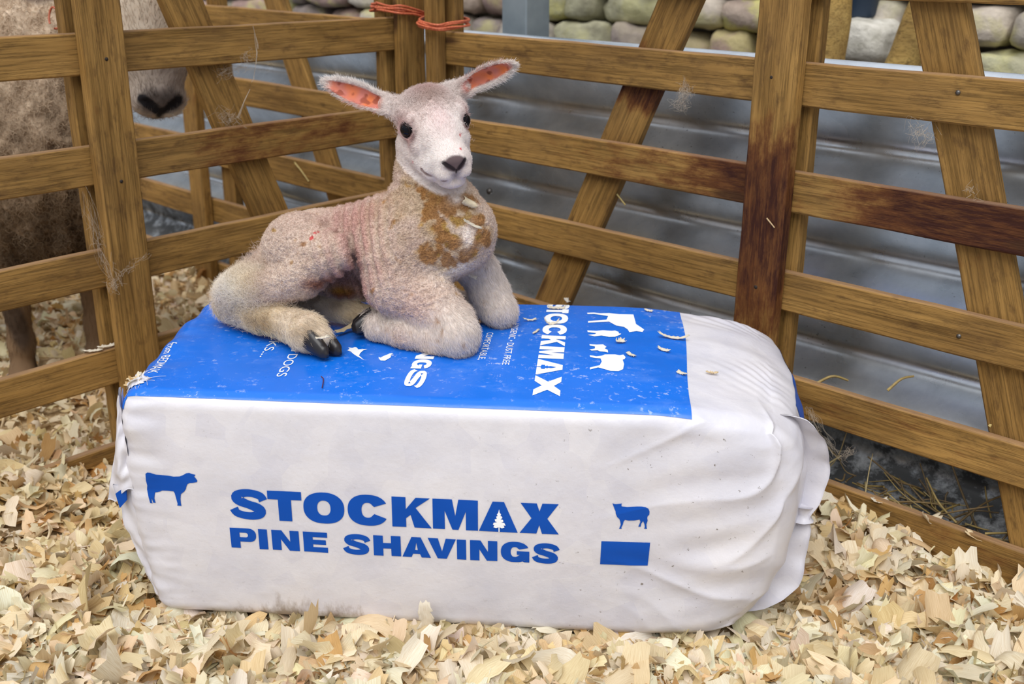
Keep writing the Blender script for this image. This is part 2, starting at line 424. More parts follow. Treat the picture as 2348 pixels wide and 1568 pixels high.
# left hurdle: x runs along the fence towards the corner (x = 0), y points out of the pen
HL = empty('sheep_hurdle', mat=frame(CORNER, DL, NL))
tag(HL, 'wooden sheep hurdle on the left, between the lamb and the ewe', 'hurdle', 'wooden hurdles around the pen')
rails(HL, -1.72, 0.0, [0.045, 0.247, 0.447, 0.646, 0.850, 1.045],
      {3: bump_fn([(0.78, 0.16, 0.42), (0.2, 0.15, 0.15)]), 4: bump_fn([(0.72, 0.12, 0.18), (0.9, 0.05, 0.2)])}, 3)
post(HL, -0.826, -0.744, -0.030, -0.001, -0.02, 1.10, 11, bump_fn([(0.62, 0.3, 0.12)]))
post(HL, -0.835, -0.775, 0.019, 0.048, -0.02, 1.10, 12)
post(HL, -0.062, 0.014, -0.030, -0.001, -0.02, 1.10, 13)
post(HL, -0.070, -0.012, 0.019, 0.040, -0.02, 1.10, 14)
post(HL, -1.72, -1.64, -0.030, -0.001, -0.02, 1.10, 15)
lath('brace', (-0.655, 0.031, 1.09), (-0.255, 0.031, 0.03), (1, 0, 0), 0.086, 0.022, M_WOOD, HL, None, 0, 16)
for z in (0.77, 0.545): nail(HL, (-0.785, -0.031, z + 0.035), M_HOLE, 0.0035)

# right hurdle: x runs from the corner towards the camera side, y points out of the pen
HR = empty('sheep_hurdle', mat=frame(CORNER, -DR, NR))
tag(HR, 'wooden sheep hurdle on the right with dark red-stained middle post', 'hurdle', 'wooden hurdles around the pen')
rails(HR, 0.070, 1.86, [0.055, 0.240, 0.440, 0.627, 0.818, 1.000],
      {3: bump_fn([(0.40, 0.20, 0.36), (0.83, 0.24, 0.95), (0.455, 0.06, 0.6)], -0.12), 4: bump_fn([(0.30, 0.12, 0.16), (0.86, 0.16, 0.28)]),
       2: bump_fn([(0.75, 0.2, 0.05)]), 1: bump_fn([(0.7, 0.3, 0.22)]), 0: bump_fn([(0.55, 0.12, 0.26), (0.8, 0.1, 0.3)])}, 23)
post(HR, 0.945, 1.031, -0.030, -0.001, -0.02, 1.07, 31, lambda s: -0.14 + 0.33 * sstep(0.76, 0.70, s) + 0.42 * sstep(0.70, 0.56, s) * sstep(0.20, 0.48, s))
post(HR, 0.985, 1.040, 0.019, 0.048, -0.02, 1.07, 32)
post(HR, 0.078, 0.120, -0.030, -0.001, -0.02, 1.07, 33)
post(HR, 0.070, 0.132, 0.019, 0.048, -0.02, 1.07, 34)
post(HR, 1.78, 1.86, -0.030, -0.001, -0.02, 1.07, 35)
lath('brace', (0.815, 0.031, 1.06), (0.335, 0.031, 0.03), (1, 0, 0), 0.088, 0.022, M_WOOD, HR, bump_fn([(0.30, 0.06, 0.75)]), 0, 36)
lath('brace', (1.193, 0.031, 1.06), (1.54, 0.031, 0.03), (1, 0, 0), 0.088, 0.022, M_WOOD, HR, bump_fn([(0.5, 0.06, 0.2)]), 0, 37)
for x, z, m in ((0.985, 0.79, M_HOLE), (1.30, 0.79, M_NAIL), (1.36, 0.40, M_NAIL), (0.99, 0.41, M_HOLE)): nail(HR, (x, -0.0305 if x < 1.1 else -0.0015, z), m)

# hurdle of the neighbouring pen, in line with the right one beyond the corner
HF = empty('sheep_hurdle', mat=frame(CORNER, -DR, NR))
tag(HF, 'wooden sheep hurdle behind the ewe, in front of the corrugated sheet', 'hurdle', 'wooden hurdles around the pen')
rails(HF, -1.86, -0.095, [0.055, 0.262, 0.443, 0.640, 0.838, 1.02], {}, 53)
post(HF, -1.045, -0.965, -0.030, -0.001, -0.02, 1.07, 61, bump_fn([(0.4, 0.3, 0.2)]))
post(HF, -0.935, -0.865, 0.019, 0.048, -0.02, 1.07, 62)
post(HF, -0.165, -0.098, 0.019, 0.048, -0.02, 1.07, 63)
lath('brace', (-0.69, 0.031, 1.06), (-0.20, 0.031, 0.03), (1, 0, 0), 0.084, 0.022, M_WOOD, HF, None, 0, 64)

# ------------------------------------------------------------------ corrugated sheets behind the hurdles
def build_sheets():
    x0, x1, ztop = -3.4, 2.1, 0.812
    zs = np.linspace(-0.03, ztop, 150); xs = np.linspace(x0, x1, 90)
    X, Zz = np.meshgrid(xs, zs, indexing='ij')
    ph = 2 * np.pi * (Zz - 0.617) / 0.196
    Y = 0.135 + 0.041 * np.sin(ph) + 0.006 * np.sin(2 * ph + 0.6) + 0.002 * noise(np.stack([X * 4, Zz * 5, X * 0], -1), 3)
    Y = Y - sstep(ztop - 0.02, ztop, Zz) * 0.004
    M = frame(CORNER, -DR, NR)
    P = np.stack([X, Y, Zz], -1).reshape(-1, 3)
    g = (0.55 * sstep(0.26, 0.02, Zz)).ravel() - 0.1  # sheet colour goes darker towards the bottom
    n = len(P); back = P.copy(); back[:, 1] += 0.0015
    f = grid_faces(90, 150); fb = f[:, ::-1] + n
    rim = []
    top = np.arange(90) * 150 + 149
    for a, b in zip(top[:-1], top[1:]): rim.append((a, b, b + n, a + n))
    o = mesh('corrugated_sheet', np.vstack([P, back]), np.vstack([f, fb, np.array(rim)]), M_METAL, attrs={'darkening': np.concatenate([g, g])})
    o.matrix_world = M
    tag(o, 'grey galvanised corrugated sheet standing behind the wooden hurdles', 'metal sheet')
    for px, py in ((1130, 437), (2335, 500)):
        q = on_v(px, py, CORNER + NR * .11, NR) - CORNER; b_ = nail(o, (-(q @ DR), .095, q[2]), M_NAIL, .008); b_.name = 'bolt'
    return o
build_sheets()

# ------------------------------------------------------------------ stone wall, steel column and timbers beyond
def build_stone_wall():
    M = frame(CORNER, -DR, NR); OFF = 1.55
    rng = np.random.default_rng(5)
    t = NT('field_stone'); o = t.obj((1, 1, 1), False)
    c = t.attr('tint', 'Color'); n = t.noise(o, 16, 6, 0.65)
    c = t.mix(1.0, c, t.ramp(n, [(0.25, (0.55, 0.52, 0.50)), (0.7, (1.1, 1.08, 1.05))]), 'MULTIPLY')
    lich = t.ramp(t.noise(o, 7, 5, 0.6), [(0.47, 0.0), (0.60, 1.0)])
    c = t.mix(t.math('MULTIPLY', lich, t.attr('lichen')), c, (0.56, 0.52, 0.17))
    moss = t.ramp(t.noise(o, 5, 5, 0.7), [(0.60, 0.0), (0.68, 0.7)])
    c = t.mix(t.math('MULTIPLY', moss, t.attr('lichen')), c, (0.10, 0.13, 0.045))
    t.bump(n, 0.6, 0.02); ms = t.set(Base_Color=c, Roughness=0.9)
    V, F, C, L = [], [], [], []; base = 0
    z = 0.0; row = 0
    pal = [(0.48, 0.36, 0.31), (0.40, 0.28, 0.25), (0.56, 0.50, 0.43), (0.50, 0.49, 0.34), (0.62, 0.57, 0.50), (0.32, 0.27, 0.25), (0.52, 0.42, 0.35)]
    th = np.linspace(0, 2 * np.pi, 17)[:-1]; ph = np.linspace(0.02, np.pi - 0.02, 11)
    while z < 1.9:
        h = rng.uniform(0.07, 0.21); x = -4.2 + rng.uniform(0, 0.2)
        while x < 3.4:
            w = rng.uniform(0.12, 0.34); hh = h * rng.uniform(0.85, 1.05)
            white = False
            A, B = np.meshgrid(th, ph, indexing='ij')
            d = np.stack([np.cos(A) * np.sin(B), np.sin(A) * np.sin(B), np.cos(B)], -1)
            sq = np.sign(d) * np.abs(d) ** 0.55
            sq = sq * (1 + 0.16 * noise(sq * 1.7 + rng.uniform(0, 99), row)[..., None] + 0.07 * noise(sq * 5 + rng.uniform(0, 99), row)[..., None])
            p = sq * np.array([w * 0.5, 0.10, hh * 0.5]) + np.array([x + w / 2, OFF + rng.uniform(-0.03, 0.03), z + hh / 2])
            V.append(p.reshape(-1, 3)); F.append(grid_faces(16, 11, wrap_u=True, base=base)); base += 176
            col = np.array(pal[rng.integers(len(pal))]) * rng.uniform(0.75, 1.15)
            C.append(np.tile(col, (176, 1))); L.append(np.full(176, rng.uniform(0.1, 1.0) * (1.0 if x < 1.25 else 0.4)))
            x += w * 0.985
        z += h * 0.98; row += 1
    # mortar / earth core behind the stones
    core = np.array([(x, OFF + y, zz) for x in (-4.3, 3.6) for y in (0.03, 0.4) for zz in (-0.05, 1.9)], float)
    V.append(core); F.append(np.array([(0, 1, 5, 4), (2, 6, 7, 3), (0, 2, 3, 1), (4, 5, 7, 6), (1, 3, 7, 5)]) + base); C.append(np.tile((0.20, 0.17, 0.13), (8, 1))); L.append(np.zeros(8))
    o = mesh('wall_back', np.vstack(V), np.vstack(F), ms, cols={'tint': np.vstack(C)}, attrs={'lichen': np.concatenate(L)})
    o.matrix_world = M; tag(o, kind='structure'); return o
WALL = build_stone_wall()
def hr_pt(px, py, k):
    q = on_v(px, py, CORNER + NR * k, NR) - CORNER; return np.array([-(q @ DR), k, q[2]])
def build_beyond():
    M = frame(CORNER, -DR, NR)
    # pale boulder in the wall
    rng = np.random.default_rng(9)
    t = NT('pale_limestone'); o = t.obj((1, 1, 1), False); n = t.noise(o, 14, 6, 0.7)
    c = t.ramp(n, [(0.3, (0.36, 0.34, 0.28)), (0.65, (0.72, 0.69, 0.62))]); t.bump(n, 0.7, 0.02); mw = t.set(Base_Color=c, Roughness=0.9)
    a, b = hr_pt(1930, 140, 1.44), hr_pt(2065, 45, 1.44)
    th = np.linspace(0, 2 * np.pi, 25)[:-1]; ph = np.linspace(0.02, np.pi - 0.02, 15); A, B = np.meshgrid(th, ph, indexing='ij')
    d = np.stack([np.cos(A) * np.sin(B), np.sin(A) * np.sin(B), np.cos(B)], -1); sq = np.sign(d) * np.abs(d) ** 0.6
    sq = sq * (1 + 0.13 * noise(sq * 2.1, 3)[..., None] + 0.06 * noise(sq * 6, 4)[..., None])
    p = sq * np.array([(b[0] - a[0]) / 2, 0.12, (b[2] - a[2]) / 2]) + (a + b) / 2
    mesh('pale_block', p.reshape(-1, 3), grid_faces(24, 15, wrap_u=True), mw, WALL)
    # steel column just behind the sheet
    a, b = hr_pt(1135, 40, 0.30), hr_pt(1207, 40, 0.30); w = abs(b[0] - a[0])
    t = NT('painted_steel'); o_ = t.obj((1, 1, 1), False)
    mc = t.set(Base_Color=t.ramp(t.noise(o_, 8, 5), [(0.3, (0.20, 0.25, 0.29)), (0.7, (0.36, 0.42, 0.46))]), Roughness=0.45, Metallic=0.4)
    R = empty('steel_column', mat=M)
    cx = (a[0] + b[0]) / 2
    lath('shaft', (cx, 0.30 + w / 2, -0.03), (cx, 0.30 + w / 2, 2.3), (1, 0, 0), w * 0.80, w * 0.8, mc, R, seed=1)
    lath('base_plate', (cx, 0.30 + w / 2, -0.03), (cx, 0.30 + w / 2, -0.015), (1, 0, 0), w * 1.6, w * 1.6, mc, R, seed=2, seg=4)
    tag(R, 'blue-grey square steel column behind the corrugated sheet', 'column')
    # two leaning yellow timbers behind the right hurdle
    for (p, q, nm, lab) in (((1884, 240, 1912, -10), 0.092, 'timber_prop', 'yellowish timber post beyond the sheet, left of the pale block'),
                            ((2030, 240, 2140, -20), 0.088, 'timber_prop', 'yellowish leaning timber beyond the sheet, right of the pale block')):
        ky = 0.80 if p[0] < 1900 else 0.98; a = hr_pt(p[0], p[1], ky); b = hr_pt(p[2], p[3], ky); dz = (a[2] + 0.02) / (b[2] - a[2]); a2 = a - (b - a) * dz
        v, f = tube(spline([a2, (a + a2) / 2, a, b, b + (b - a) * 0.9], 24), q / 2 * (1 + 0.05 * np.sin(np.arange(24) * 1.7)), 14)
        o = mesh(nm, v, f, M_WOOD2, attrs={'stain': np.full(len(v), -0.3), 'topside': np.zeros(len(v))}); o.matrix_world = M
        tag(o, lab, 'timber')
    # dark blue bucket standing on the pale block
    a, b = hr_pt(1932, 40, 1.46), hr_pt(2008, 40, 1.46); r0 = abs(b[0] - a[0]) / 2; cx = (a[0] + b[0]) / 2; z0 = hr_pt(1970, 42, 1.46)[2]
    prof = [(0, 0), (r0 * .80, 0), (r0 * .95, .012), (r0 * 1.12, .16), (r0 * 1.22, .165), (r0 * 1.22, .18), (r0 * 1.08, .18), (r0 * .9, .02), (0, .015)]
    th = np.linspace(0, 2 * np.pi, 29)[:-1]
    v = np.array([[(cx + q * math.cos(t_), 1.46 + q * math.sin(t_), z0 + z) for t_ in th] for q, z in prof]).reshape(-1, 3)
    o = mesh('bucket', v, grid_faces(len(prof), 28, wrap_v=True)[:, ::-1], NT('navy_plastic').set(Base_Color=(.018, .038, .075), Roughness=.5)); o.matrix_world = M
    tag(o, 'dark blue bucket standing on the pale stone block at the top edge', 'bucket')
build_beyond()

# ------------------------------------------------------------------ the bale of shavings
BD = np.array([0.965, 0.492, 0.385])
def bale_map(p, off=0.0, fine=True):
    """point on the unfolded box (bale frame) -> point on the soft plastic bale"""
    p = np.asarray(p, float); U, V, W = BD
    u, v, w = p[:, 0], p[:, 1], p[:, 2]
    ru = 0.026 + 0.055 * sstep(0.45, 0.85, u / U)
    ru = ru + 0.02 * sstep(0.0, 0.5, v / V) * sstep(0.4, 0.8, u / U)
    rv = 0.024 + 0.020 * sstep(0.78, 1.0, u / U); rw = 0.024 + 0.022 * sstep(0.78, 1.0, u / U)
    r = np.stack([ru, rv, rw], -1)
    q = np.clip(p, r, BD - r); d = (p - q) / r
    nl = np.linalg.norm(d, axis=1, keepdims=True); n = d / np.maximum(nl, 1e-9)
    P = q + r * n
    su, sv, sw = u / U, v / V, w / W
    tu, tv, tw = (np.clip(P[:, k] / BD[k], 0, 1) for k in range(3))
    bell = lambda t: np.sin(np.pi * t)
    top = sstep(0.90, 1.0, tw)
    # soft bulges of each side
    P[:, 1] -= 0.012 * bell(tw) * np.sqrt(bell(tu) + 0.02) * (1 - sstep(0.0, 0.5, tv))
    P[:, 1] += 0.015 * bell(tw) * sstep(0.5, 1.0, tv)
    end = sstep(0.74, 1.0, tu)
    P[:, 0] += end * (0.066 * bell(tw) * (0.40 + 0.60 * bell(tv)) + 0.026 * tw - 0.022 * (1 - tw) ** 2)
    P[:, 0] += end * 0.028 * sstep(0.1, 0.7, tv) * tw
    l = sstep(0.16, 0.0, tu)
    P[:, 0] += l * (0.022 * (1 - tw) ** 2 - 0.012 * bell(tw) - 0.034 * tw * tv)
    P[:, 2] += sstep(0.6, 1.0, tw) * (0.012 * bell(tu) * bell(tv) - 0.016 * sstep(0.80, 1.0, tu) - 0.004)
    P[:, 2] -= top * 0.010 * np.exp(-(((su - 0.30) / 0.24) ** 2 + ((sv - 0.62) / 0.34) ** 2))      # pressed down by the lamb
    # creases
    fr = 1 - sstep(0.0, 0.35, sv)
    k = sstep(0.70, 0.97, su)
    slope = w * 13 - (u - 0.93) * 34 * (sw - 0.30) + 1.1 * noise(np.stack([u * 5, w * 6, v * 5], -1), 12)
    rid = 1 - np.abs(noise(np.stack([slope + 0.9 * noise(np.stack([u * 9, w * 7, v * 6], -1), 2), u * 3.5 + 4, v * 7], -1), 31))
    amp = 0.014 * k * (0.35 + 0.65 * fr) * (1 - 0.75 * top) * (0.45 + 0.75 * sstep(-0.4, 0.5, noise(np.stack([u * 5, w * 7, v * 4], -1), 77)))
    disp = amp * (rid ** 2 - 0.55)
    rid2 = noise(np.stack([w * 34 - u * 8, u * 7, v * 22], -1), 33); disp = disp + 0.0026 * k * rid2
    strip = sstep(0.82, 0.90, su) * top
    disp = disp + 0.0011 * strip * sstep(-0.5, 0.4, noise(p * 8, 9)) * np.sin((u * 0.75 + v * 0.9) * 230 + 4.5 * noise(p * 9, 8))
    kl = sstep(0.10, 0.0, su)
    disp = disp + 0.0060 * kl * noise(np.stack([w * 30 + 7 * u, u * 9, v * 12], -1), 41) + 0.0022 * kl * noise(np.stack([w * 80, u * 25, v * 30], -1), 42)
    disp = disp + 0.0016 * noise(p * 9, 51) + 0.0005 * noise(p * 40, 52) * (1 - top * (su < 0.8))
    disp = disp * np.where(w < 0.01, 0.15, 1.0) * sstep(-0.001, 0.05, w + 0.012)
    P = P + n * (disp[:, None] + off)
    P[:, 2] = np.maximum(P[:, 2], -0.004)
    return P
def box_grid(face, a0, a1, b0, b1, na, nb):
    A, B = np.meshgrid(np.linspace(a0, a1, na), np.linspace(b0, b1, nb), indexing='ij'); a, b = A.ravel(), B.ravel(); z = np.zeros_like(a)
    U, V, W = BD
    P = {'front': (a, z, b), 'back': (a, z + V, b), 'top': (a, b, z + W), 'bottom': (a, b, z), 'left': (z, a, b), 'right': (z + U, a, b)}[face]
    f = grid_faces(na, nb)
    return np.stack(P, -1), (f if face in ('front', 'right', 'bottom') else f[:, ::-1])
def mat_plastic():
    t = NT('white_bale_plastic'); o = t.obj((1, 1, 1), False)
    c = t.ramp(t.noise(o, 7, 5, 0.6), [(0.35, (0.61, 0.60, 0.665)), (0.65, (0.74, 0.715, 0.745))])
    lump = t.new('ShaderNodeTexVoronoi'); lump.inputs['Scale'].default_value = 26; t.to(o, lump.inputs['Vector'])
    c = t.mix(0.16, c, t.ramp(lump.outputs['Color'], [(0.0, (0.55, 0.55, 0.66)), (1.0, (0.95, 0.92, 0.88))]))
    sp = t.ramp(t.noise(o, 120, 4, 0.7), [(0.655, 0.0), (0.70, 1.0)])
    c = t.mix(t.math('MULTIPLY', sp, t.attr('speck')), c, (0.16, 0.13, 0.10))
    mpd = t.obj((1.0, 1.0, 0.35), False)
    mud = t.ramp(t.math('ADD', t.noise(mpd, 38, 6, 0.7), t.attr('mud')), [(0.68, 0.0), (0.92, 0.70)])
    c = t.mix(mud, c, (0.20, 0.125, 0.055))
    t.bump(t.noise(o, 55, 5, 0.6), 0.22, 0.004)
    return t.set(Base_Color=c, Roughness=0.36, Specular_IOR_Level=0.5)
M_PLASTIC = mat_plastic()
def mat_print(name, col, rough, dusty):
    t = NT(name); o = t.obj((1, 1, 1), False); c = t.ramp(t.noise(o, 6, 4), [(0.3, col), (0.7, tuple(min(1, x * 1.12 + 0.004) for x in col))])
    r = rough
    if dusty:
        d = t.ramp(t.noise(o, 70, 6, 0.75), [(0.58, 0.0), (0.64, 1.0)]); reg = t.ramp(t.noise(o, 6, 4, 0.6), [(0.42, 0.0), (0.60, 1.0)])
        c = t.mix(t.math('MULTIPLY', t.math('MULTIPLY', d, reg), 0.55), c, (0.62, 0.70, 0.86))
        film = t.ramp(t.noise(t.obj((1, 1.6, 1), False), 11, 6, 0.7), [(0.55, 0.0), (0.75, 0.30)])
        c = t.mix(film, c, (0.20, 0.36, 0.80))
        r = t.ramp(t.noise(o, 18, 5), [(0.3, 0.16), (0.7, 0.34)])
        t.bump(t.noise(o, 30, 5, 0.6), 0.12, 0.003)
    return t.set(Base_Color=c, Roughness=r, Specular_IOR_Level=0.5 if dusty else 0.2)
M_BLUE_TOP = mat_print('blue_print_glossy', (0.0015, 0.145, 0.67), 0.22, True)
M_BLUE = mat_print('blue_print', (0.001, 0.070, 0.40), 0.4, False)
M_WHITE_PR = mat_print('white_print', (0.86, 0.88, 0.92), 0.35, False)

BALE = empty('shavings_bale', mat=Matrix([[BU[0], BV[0], 0, BO[0]], [BU[1], BV[1], 0, BO[1]], [0, 0, 1, 0], [0, 0, 0, 1]]))
tag(BALE, 'large white plastic bale with blue printed top that the lamb lies on', 'bale')
def build_bale():
    U, V, W = BD; Vs, Fs = [], []; b = 0
    for face, a1, b1, na, nb in (('front', U, W, 300, 120), ('back', U, W, 300, 120), ('top', U, V, 300, 150), ('bottom', U, V, 300, 150), ('left', V, W, 150, 120), ('right', V, W, 150, 120)):
        P, F = box_grid(face, 0, a1, 0, b1, na, nb); Vs.append(P); Fs.append(F + b); b += len(P)
    P0 = np.vstack(Vs); F = np.vstack(Fs)
    front = (P0[:, 1] < 1e-6)
    mud = -0.22 + 0.44 * np.exp(-(((P0[:, 0] - 0.24) / 0.16) ** 2 + ((P0[:, 2] - 0.02) / 0.055) ** 2)) * front + 0.20 * np.exp(-((P0[:, 2]) / 0.03) ** 2) * front
    speck = np.clip(0.15 + 0.8 * sstep(0.5, 0.9, P0[:, 0] / U) * front, 0, 1) * (P0[:, 2] < W - 0.02)
    o = mesh('bag', bale_map(P0), F, M_PLASTIC, BALE, attrs={'mud': mud, 'speck': speck})
    # weld the face borders
    bm = bmesh.new(); bm.from_mesh(o.data); bmesh.ops.remove_doubles(bm, verts=bm.verts, dist=0.0004); bmesh.ops.recalc_face_normals(bm, faces=bm.faces); bm.to_mesh(o.data); bm.free()
    # blue printed panel over the top, running a little way down the left end
    s = np.concatenate([np.linspace(-0.030, 0, 10)[:-1], np.linspace(0, 0.829, 280)]); v = np.linspace(0.0, V, 150)
    S, VV = np.meshgrid(s, v, indexing='ij'); S, VV = S.ravel(), VV.ravel()
    P0 = np.stack([np.maximum(S, 0), VV, np.where(S < 0, W + S, W)], -1)
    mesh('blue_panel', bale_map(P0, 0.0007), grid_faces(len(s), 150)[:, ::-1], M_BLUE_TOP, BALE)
build_bale()

# --- lettering: heavy wide grotesque outlines, each in a box of height 1
def arc(cx, cy, rx, ry, a0, a1, n=26, e=0.86):
    t = np.radians(np.linspace(a0, a1, n)); c, s = np.cos(t), np.sin(t)
    return [(cx + rx * np.sign(x) * abs(x) ** e, cy + ry * np.sign(y) * abs(y) ** e) for x, y in zip(c, s)]
def stroke(pts, wid, n=46):
    P = spline(np.asarray(pts, float), n); w = np.interp(np.linspace(0, 1, n), np.linspace(0, 1, len(wid)), wid)[:, None] / 2
    t = np.gradient(P, axis=0); t /= np.linalg.norm(t, axis=1, keepdims=True); nn = np.stack([-t[:, 1], t[:, 0]], -1)
    return [tuple(q) for q in np.vstack([P + nn * w, (P - nn * w)[::-1]])]
def fit(polys, w):
    a = np.array(polys[0]); lo, hi = a.min(0), a.max(0)
    return [[((x - lo[0]) / (hi[0] - lo[0]) * w, (y - lo[1]) / (hi[1] - lo[1]) * 1.03 - .015) for x, y in p] for p in polys]
def glyph(ch, w):
    """outlines (first filled, rest holes) in a box 0..w x 0..1"""
    T = 0.30
    if ch == 'I': return [[(0, 0), (w, 0), (w, 1), (0, 1)]]
    if ch == 'T': m = w / 2; s = 0.20; return [[(m - s, 0), (m + s, 0), (m + s, .72), (w, .72), (w, 1), (0, 1), (0, .72), (m - s, .72)]]
    if ch == 'E': return [[(0, 0), (w, 0), (w, .25), (.42, .25), (.42, .385), (w * .93, .385), (w * .93, .615), (.42, .615), (.42, .75), (w, .75), (w, 1), (0, 1)]]
    if ch == 'H': s = .42; return [[(0, 0), (s, 0), (s, .37), (w - s, .37), (w - s, 0), (w, 0), (w, 1), (w - s, 1), (w - s, .64), (s, .64), (s, 1), (0, 1)]]
    if ch == 'N': s = .40; return [[(0, 0), (s, 0), (s, .56), (w - s - .05, 0), (w, 0), (w, 1), (w - s, 1), (w - s, .44), (s + .05, 1), (0, 1)]]
    if ch == 'K': return [[(0, 0), (.42, 0), (.42, .30), (.56, .42), (w - .52, 0), (w, 0), (w * .60, .66), (w * .97, 1), (w * .61, 1), (.42, .60), (.42, 1), (0, 1)]]
    if ch == 'M': m = w / 2; s = .36; return [[(0, 0), (s, 0), (s, .62), (m - .09, 0), (m + .09, 0), (w - s, .62), (w - s, 0), (w, 0), (w, 1), (w - .58, 1), (m, .46), (.58, 1), (0, 1)]]
    if ch == 'A0': return [[(0, 0), (w, 0), (w * .645, 1), (w * .355, 1)]]
    if ch == 'A': return [[(0, 0), (.40, 0), (.47, .17), (w - .47, .17), (w - .40, 0), (w, 0), (w * .66, 1), (w * .34, 1)], [(.56, .36), (w - .56, .36), (w / 2, .74)]]
    if ch == 'V': return [[(w * .34, 0), (w * .66, 0), (w, 1), (w - .44, 1), (w / 2, .36), (.44, 1), (0, 1)]]
    if ch == 'X': return [[(0, 0), (.50, 0), (w / 2, .29), (w - .50, 0), (w, 0), (w * .70, .51), (w * .98, 1), (w - .50, 1), (w / 2, .74), (.50, 1), (w * .02, 1), (w * .30, .51)]]
    if ch == 'P': return [[(0, 0), (.42, 0), (.42, .33)] + arc(w - .36, .665, .36, .335, -90, 90, 18) + [(0, 1)], [(.42, .55), (.42, .78)] + arc(w - .48, .665, .12, .115, 90, -90, 10)]
    if ch == 'O': return [arc(w / 2, .5, w / 2, .515, 0, 360, 60)[:-1], arc(w / 2, .5, w / 2 - .42, .25, 0, 360, 40)[:-1]]
    if ch == 'C': return [arc(w / 2, .5, w / 2, .515, 26, 334, 50) + [(w - .42, .385)] + arc(w / 2 - .01, .5, w / 2 - .43, .25, 318, 42, 30) + [(w - .42, .62)]]
    if ch == 'G': return [arc(w / 2, .5, w / 2, .515, 24, 318, 46) + [(w * .80, .08), (w * .82, 0), (w, 0), (w, .55), (w * .56, .55), (w * .56, .37), (w - .40, .37)] + arc(w / 2 - .01, .5, w / 2 - .43, .25, 310, 44, 26) + [(w - .42, .64)]]
    if ch == 'S':
        return fit([stroke([(w * .93, .66), (w * .86, .80), (w * .64, .885), (w * .40, .885), (w * .21, .80), (w * .17, .705), (w * .27, .60), (w * .5, .50), (w * .73, .405), (w * .835, .295), (w * .79, .19), (w * .62, .115), (w * .38, .115), (w * .15, .19), (w * .07, .34)],
                       [.30, .27, .25, .26, .32, .36, .33, .28, .33, .36, .32, .26, .25, .27, .30])], w)
    raise KeyError(ch)
def fill2d(polys, maxlen):
    """list of (outline, holes...) -> 2-D triangles, finely divided"""
    cu = bpy.data.curves.new('tmp', 'CURVE'); cu.dimensions = '2D'; cu.fill_mode = 'BOTH'
    for pl in polys:
        sp = cu.splines.new('POLY'); sp.points.add(len(pl) - 1); sp.use_cyclic_u = True
        for k, (x, y) in enumerate(pl): sp.points[k].co = (x, y, 0, 1)
    return _fill(cu, maxlen)
def _fill(cu, maxlen):
    ob = bpy.data.objects.new('tmp', cu); COL.objects.link(ob); dg = bpy.context.evaluated_depsgraph_get(); dg.update()
    me = bpy.data.meshes.new_from_object(ob.evaluated_get(dg)); bm = bmesh.new(); bm.from_mesh(me)
    bmesh.ops.triangulate(bm, faces=bm.faces)
    for _ in range(7):
        ed = [e for e in bm.edges if e.calc_length() > maxlen]
        if not ed: break
        bmesh.ops.subdivide_edges(bm, edges=ed, cuts=1); bmesh.ops.triangulate(bm, faces=bm.faces)
    bm.verts.index_update()
    v = np.array([x.co[:2] for x in bm.verts]).reshape(-1, 2); f = [[x.index for x in fc.verts] for fc in bm.faces]
    bm.free(); bpy.data.objects.remove(ob); bpy.data.curves.remove(cu); bpy.data.meshes.remove(me)
    return v, f
def text2d(s, size, maxlen):
    cu = bpy.data.curves.new('tmp', 'FONT'); cu.body = s; cu.size = size; cu.fill_mode = 'FRONT'
    return _fill(cu, maxlen)
class Print:
    def __init__(s): s.v, s.f = [], []; s.n = 0
    def add(s, v, f):
        s.v.append(v); s.f += [[i + s.n for i in q] for q in f]; s.n += len(v)
    def build(s, name, mat, to3, off):
        v = np.vstack(s.v); P = bale_map(to3(v), off)
        f = s.f
        o = mesh(name, P, f, mat, BALE, smooth=False); bm = bmesh.new(); bm.from_mesh(o.data); bmesh.ops.recalc_face_normals(bm, faces=bm.faces); bm.to_mesh(o.data); bm.free()
        return o
front3 = lambda v: np.stack([v[:, 0], np.zeros(len(v)), v[:, 1]], -1)
def top3(v):   # s along the bale, v across
    s = v[:, 0]; return np.stack([np.maximum(s, 0), v[:, 1], np.where(s < 0, BD[2] + s, BD[2])], -1)

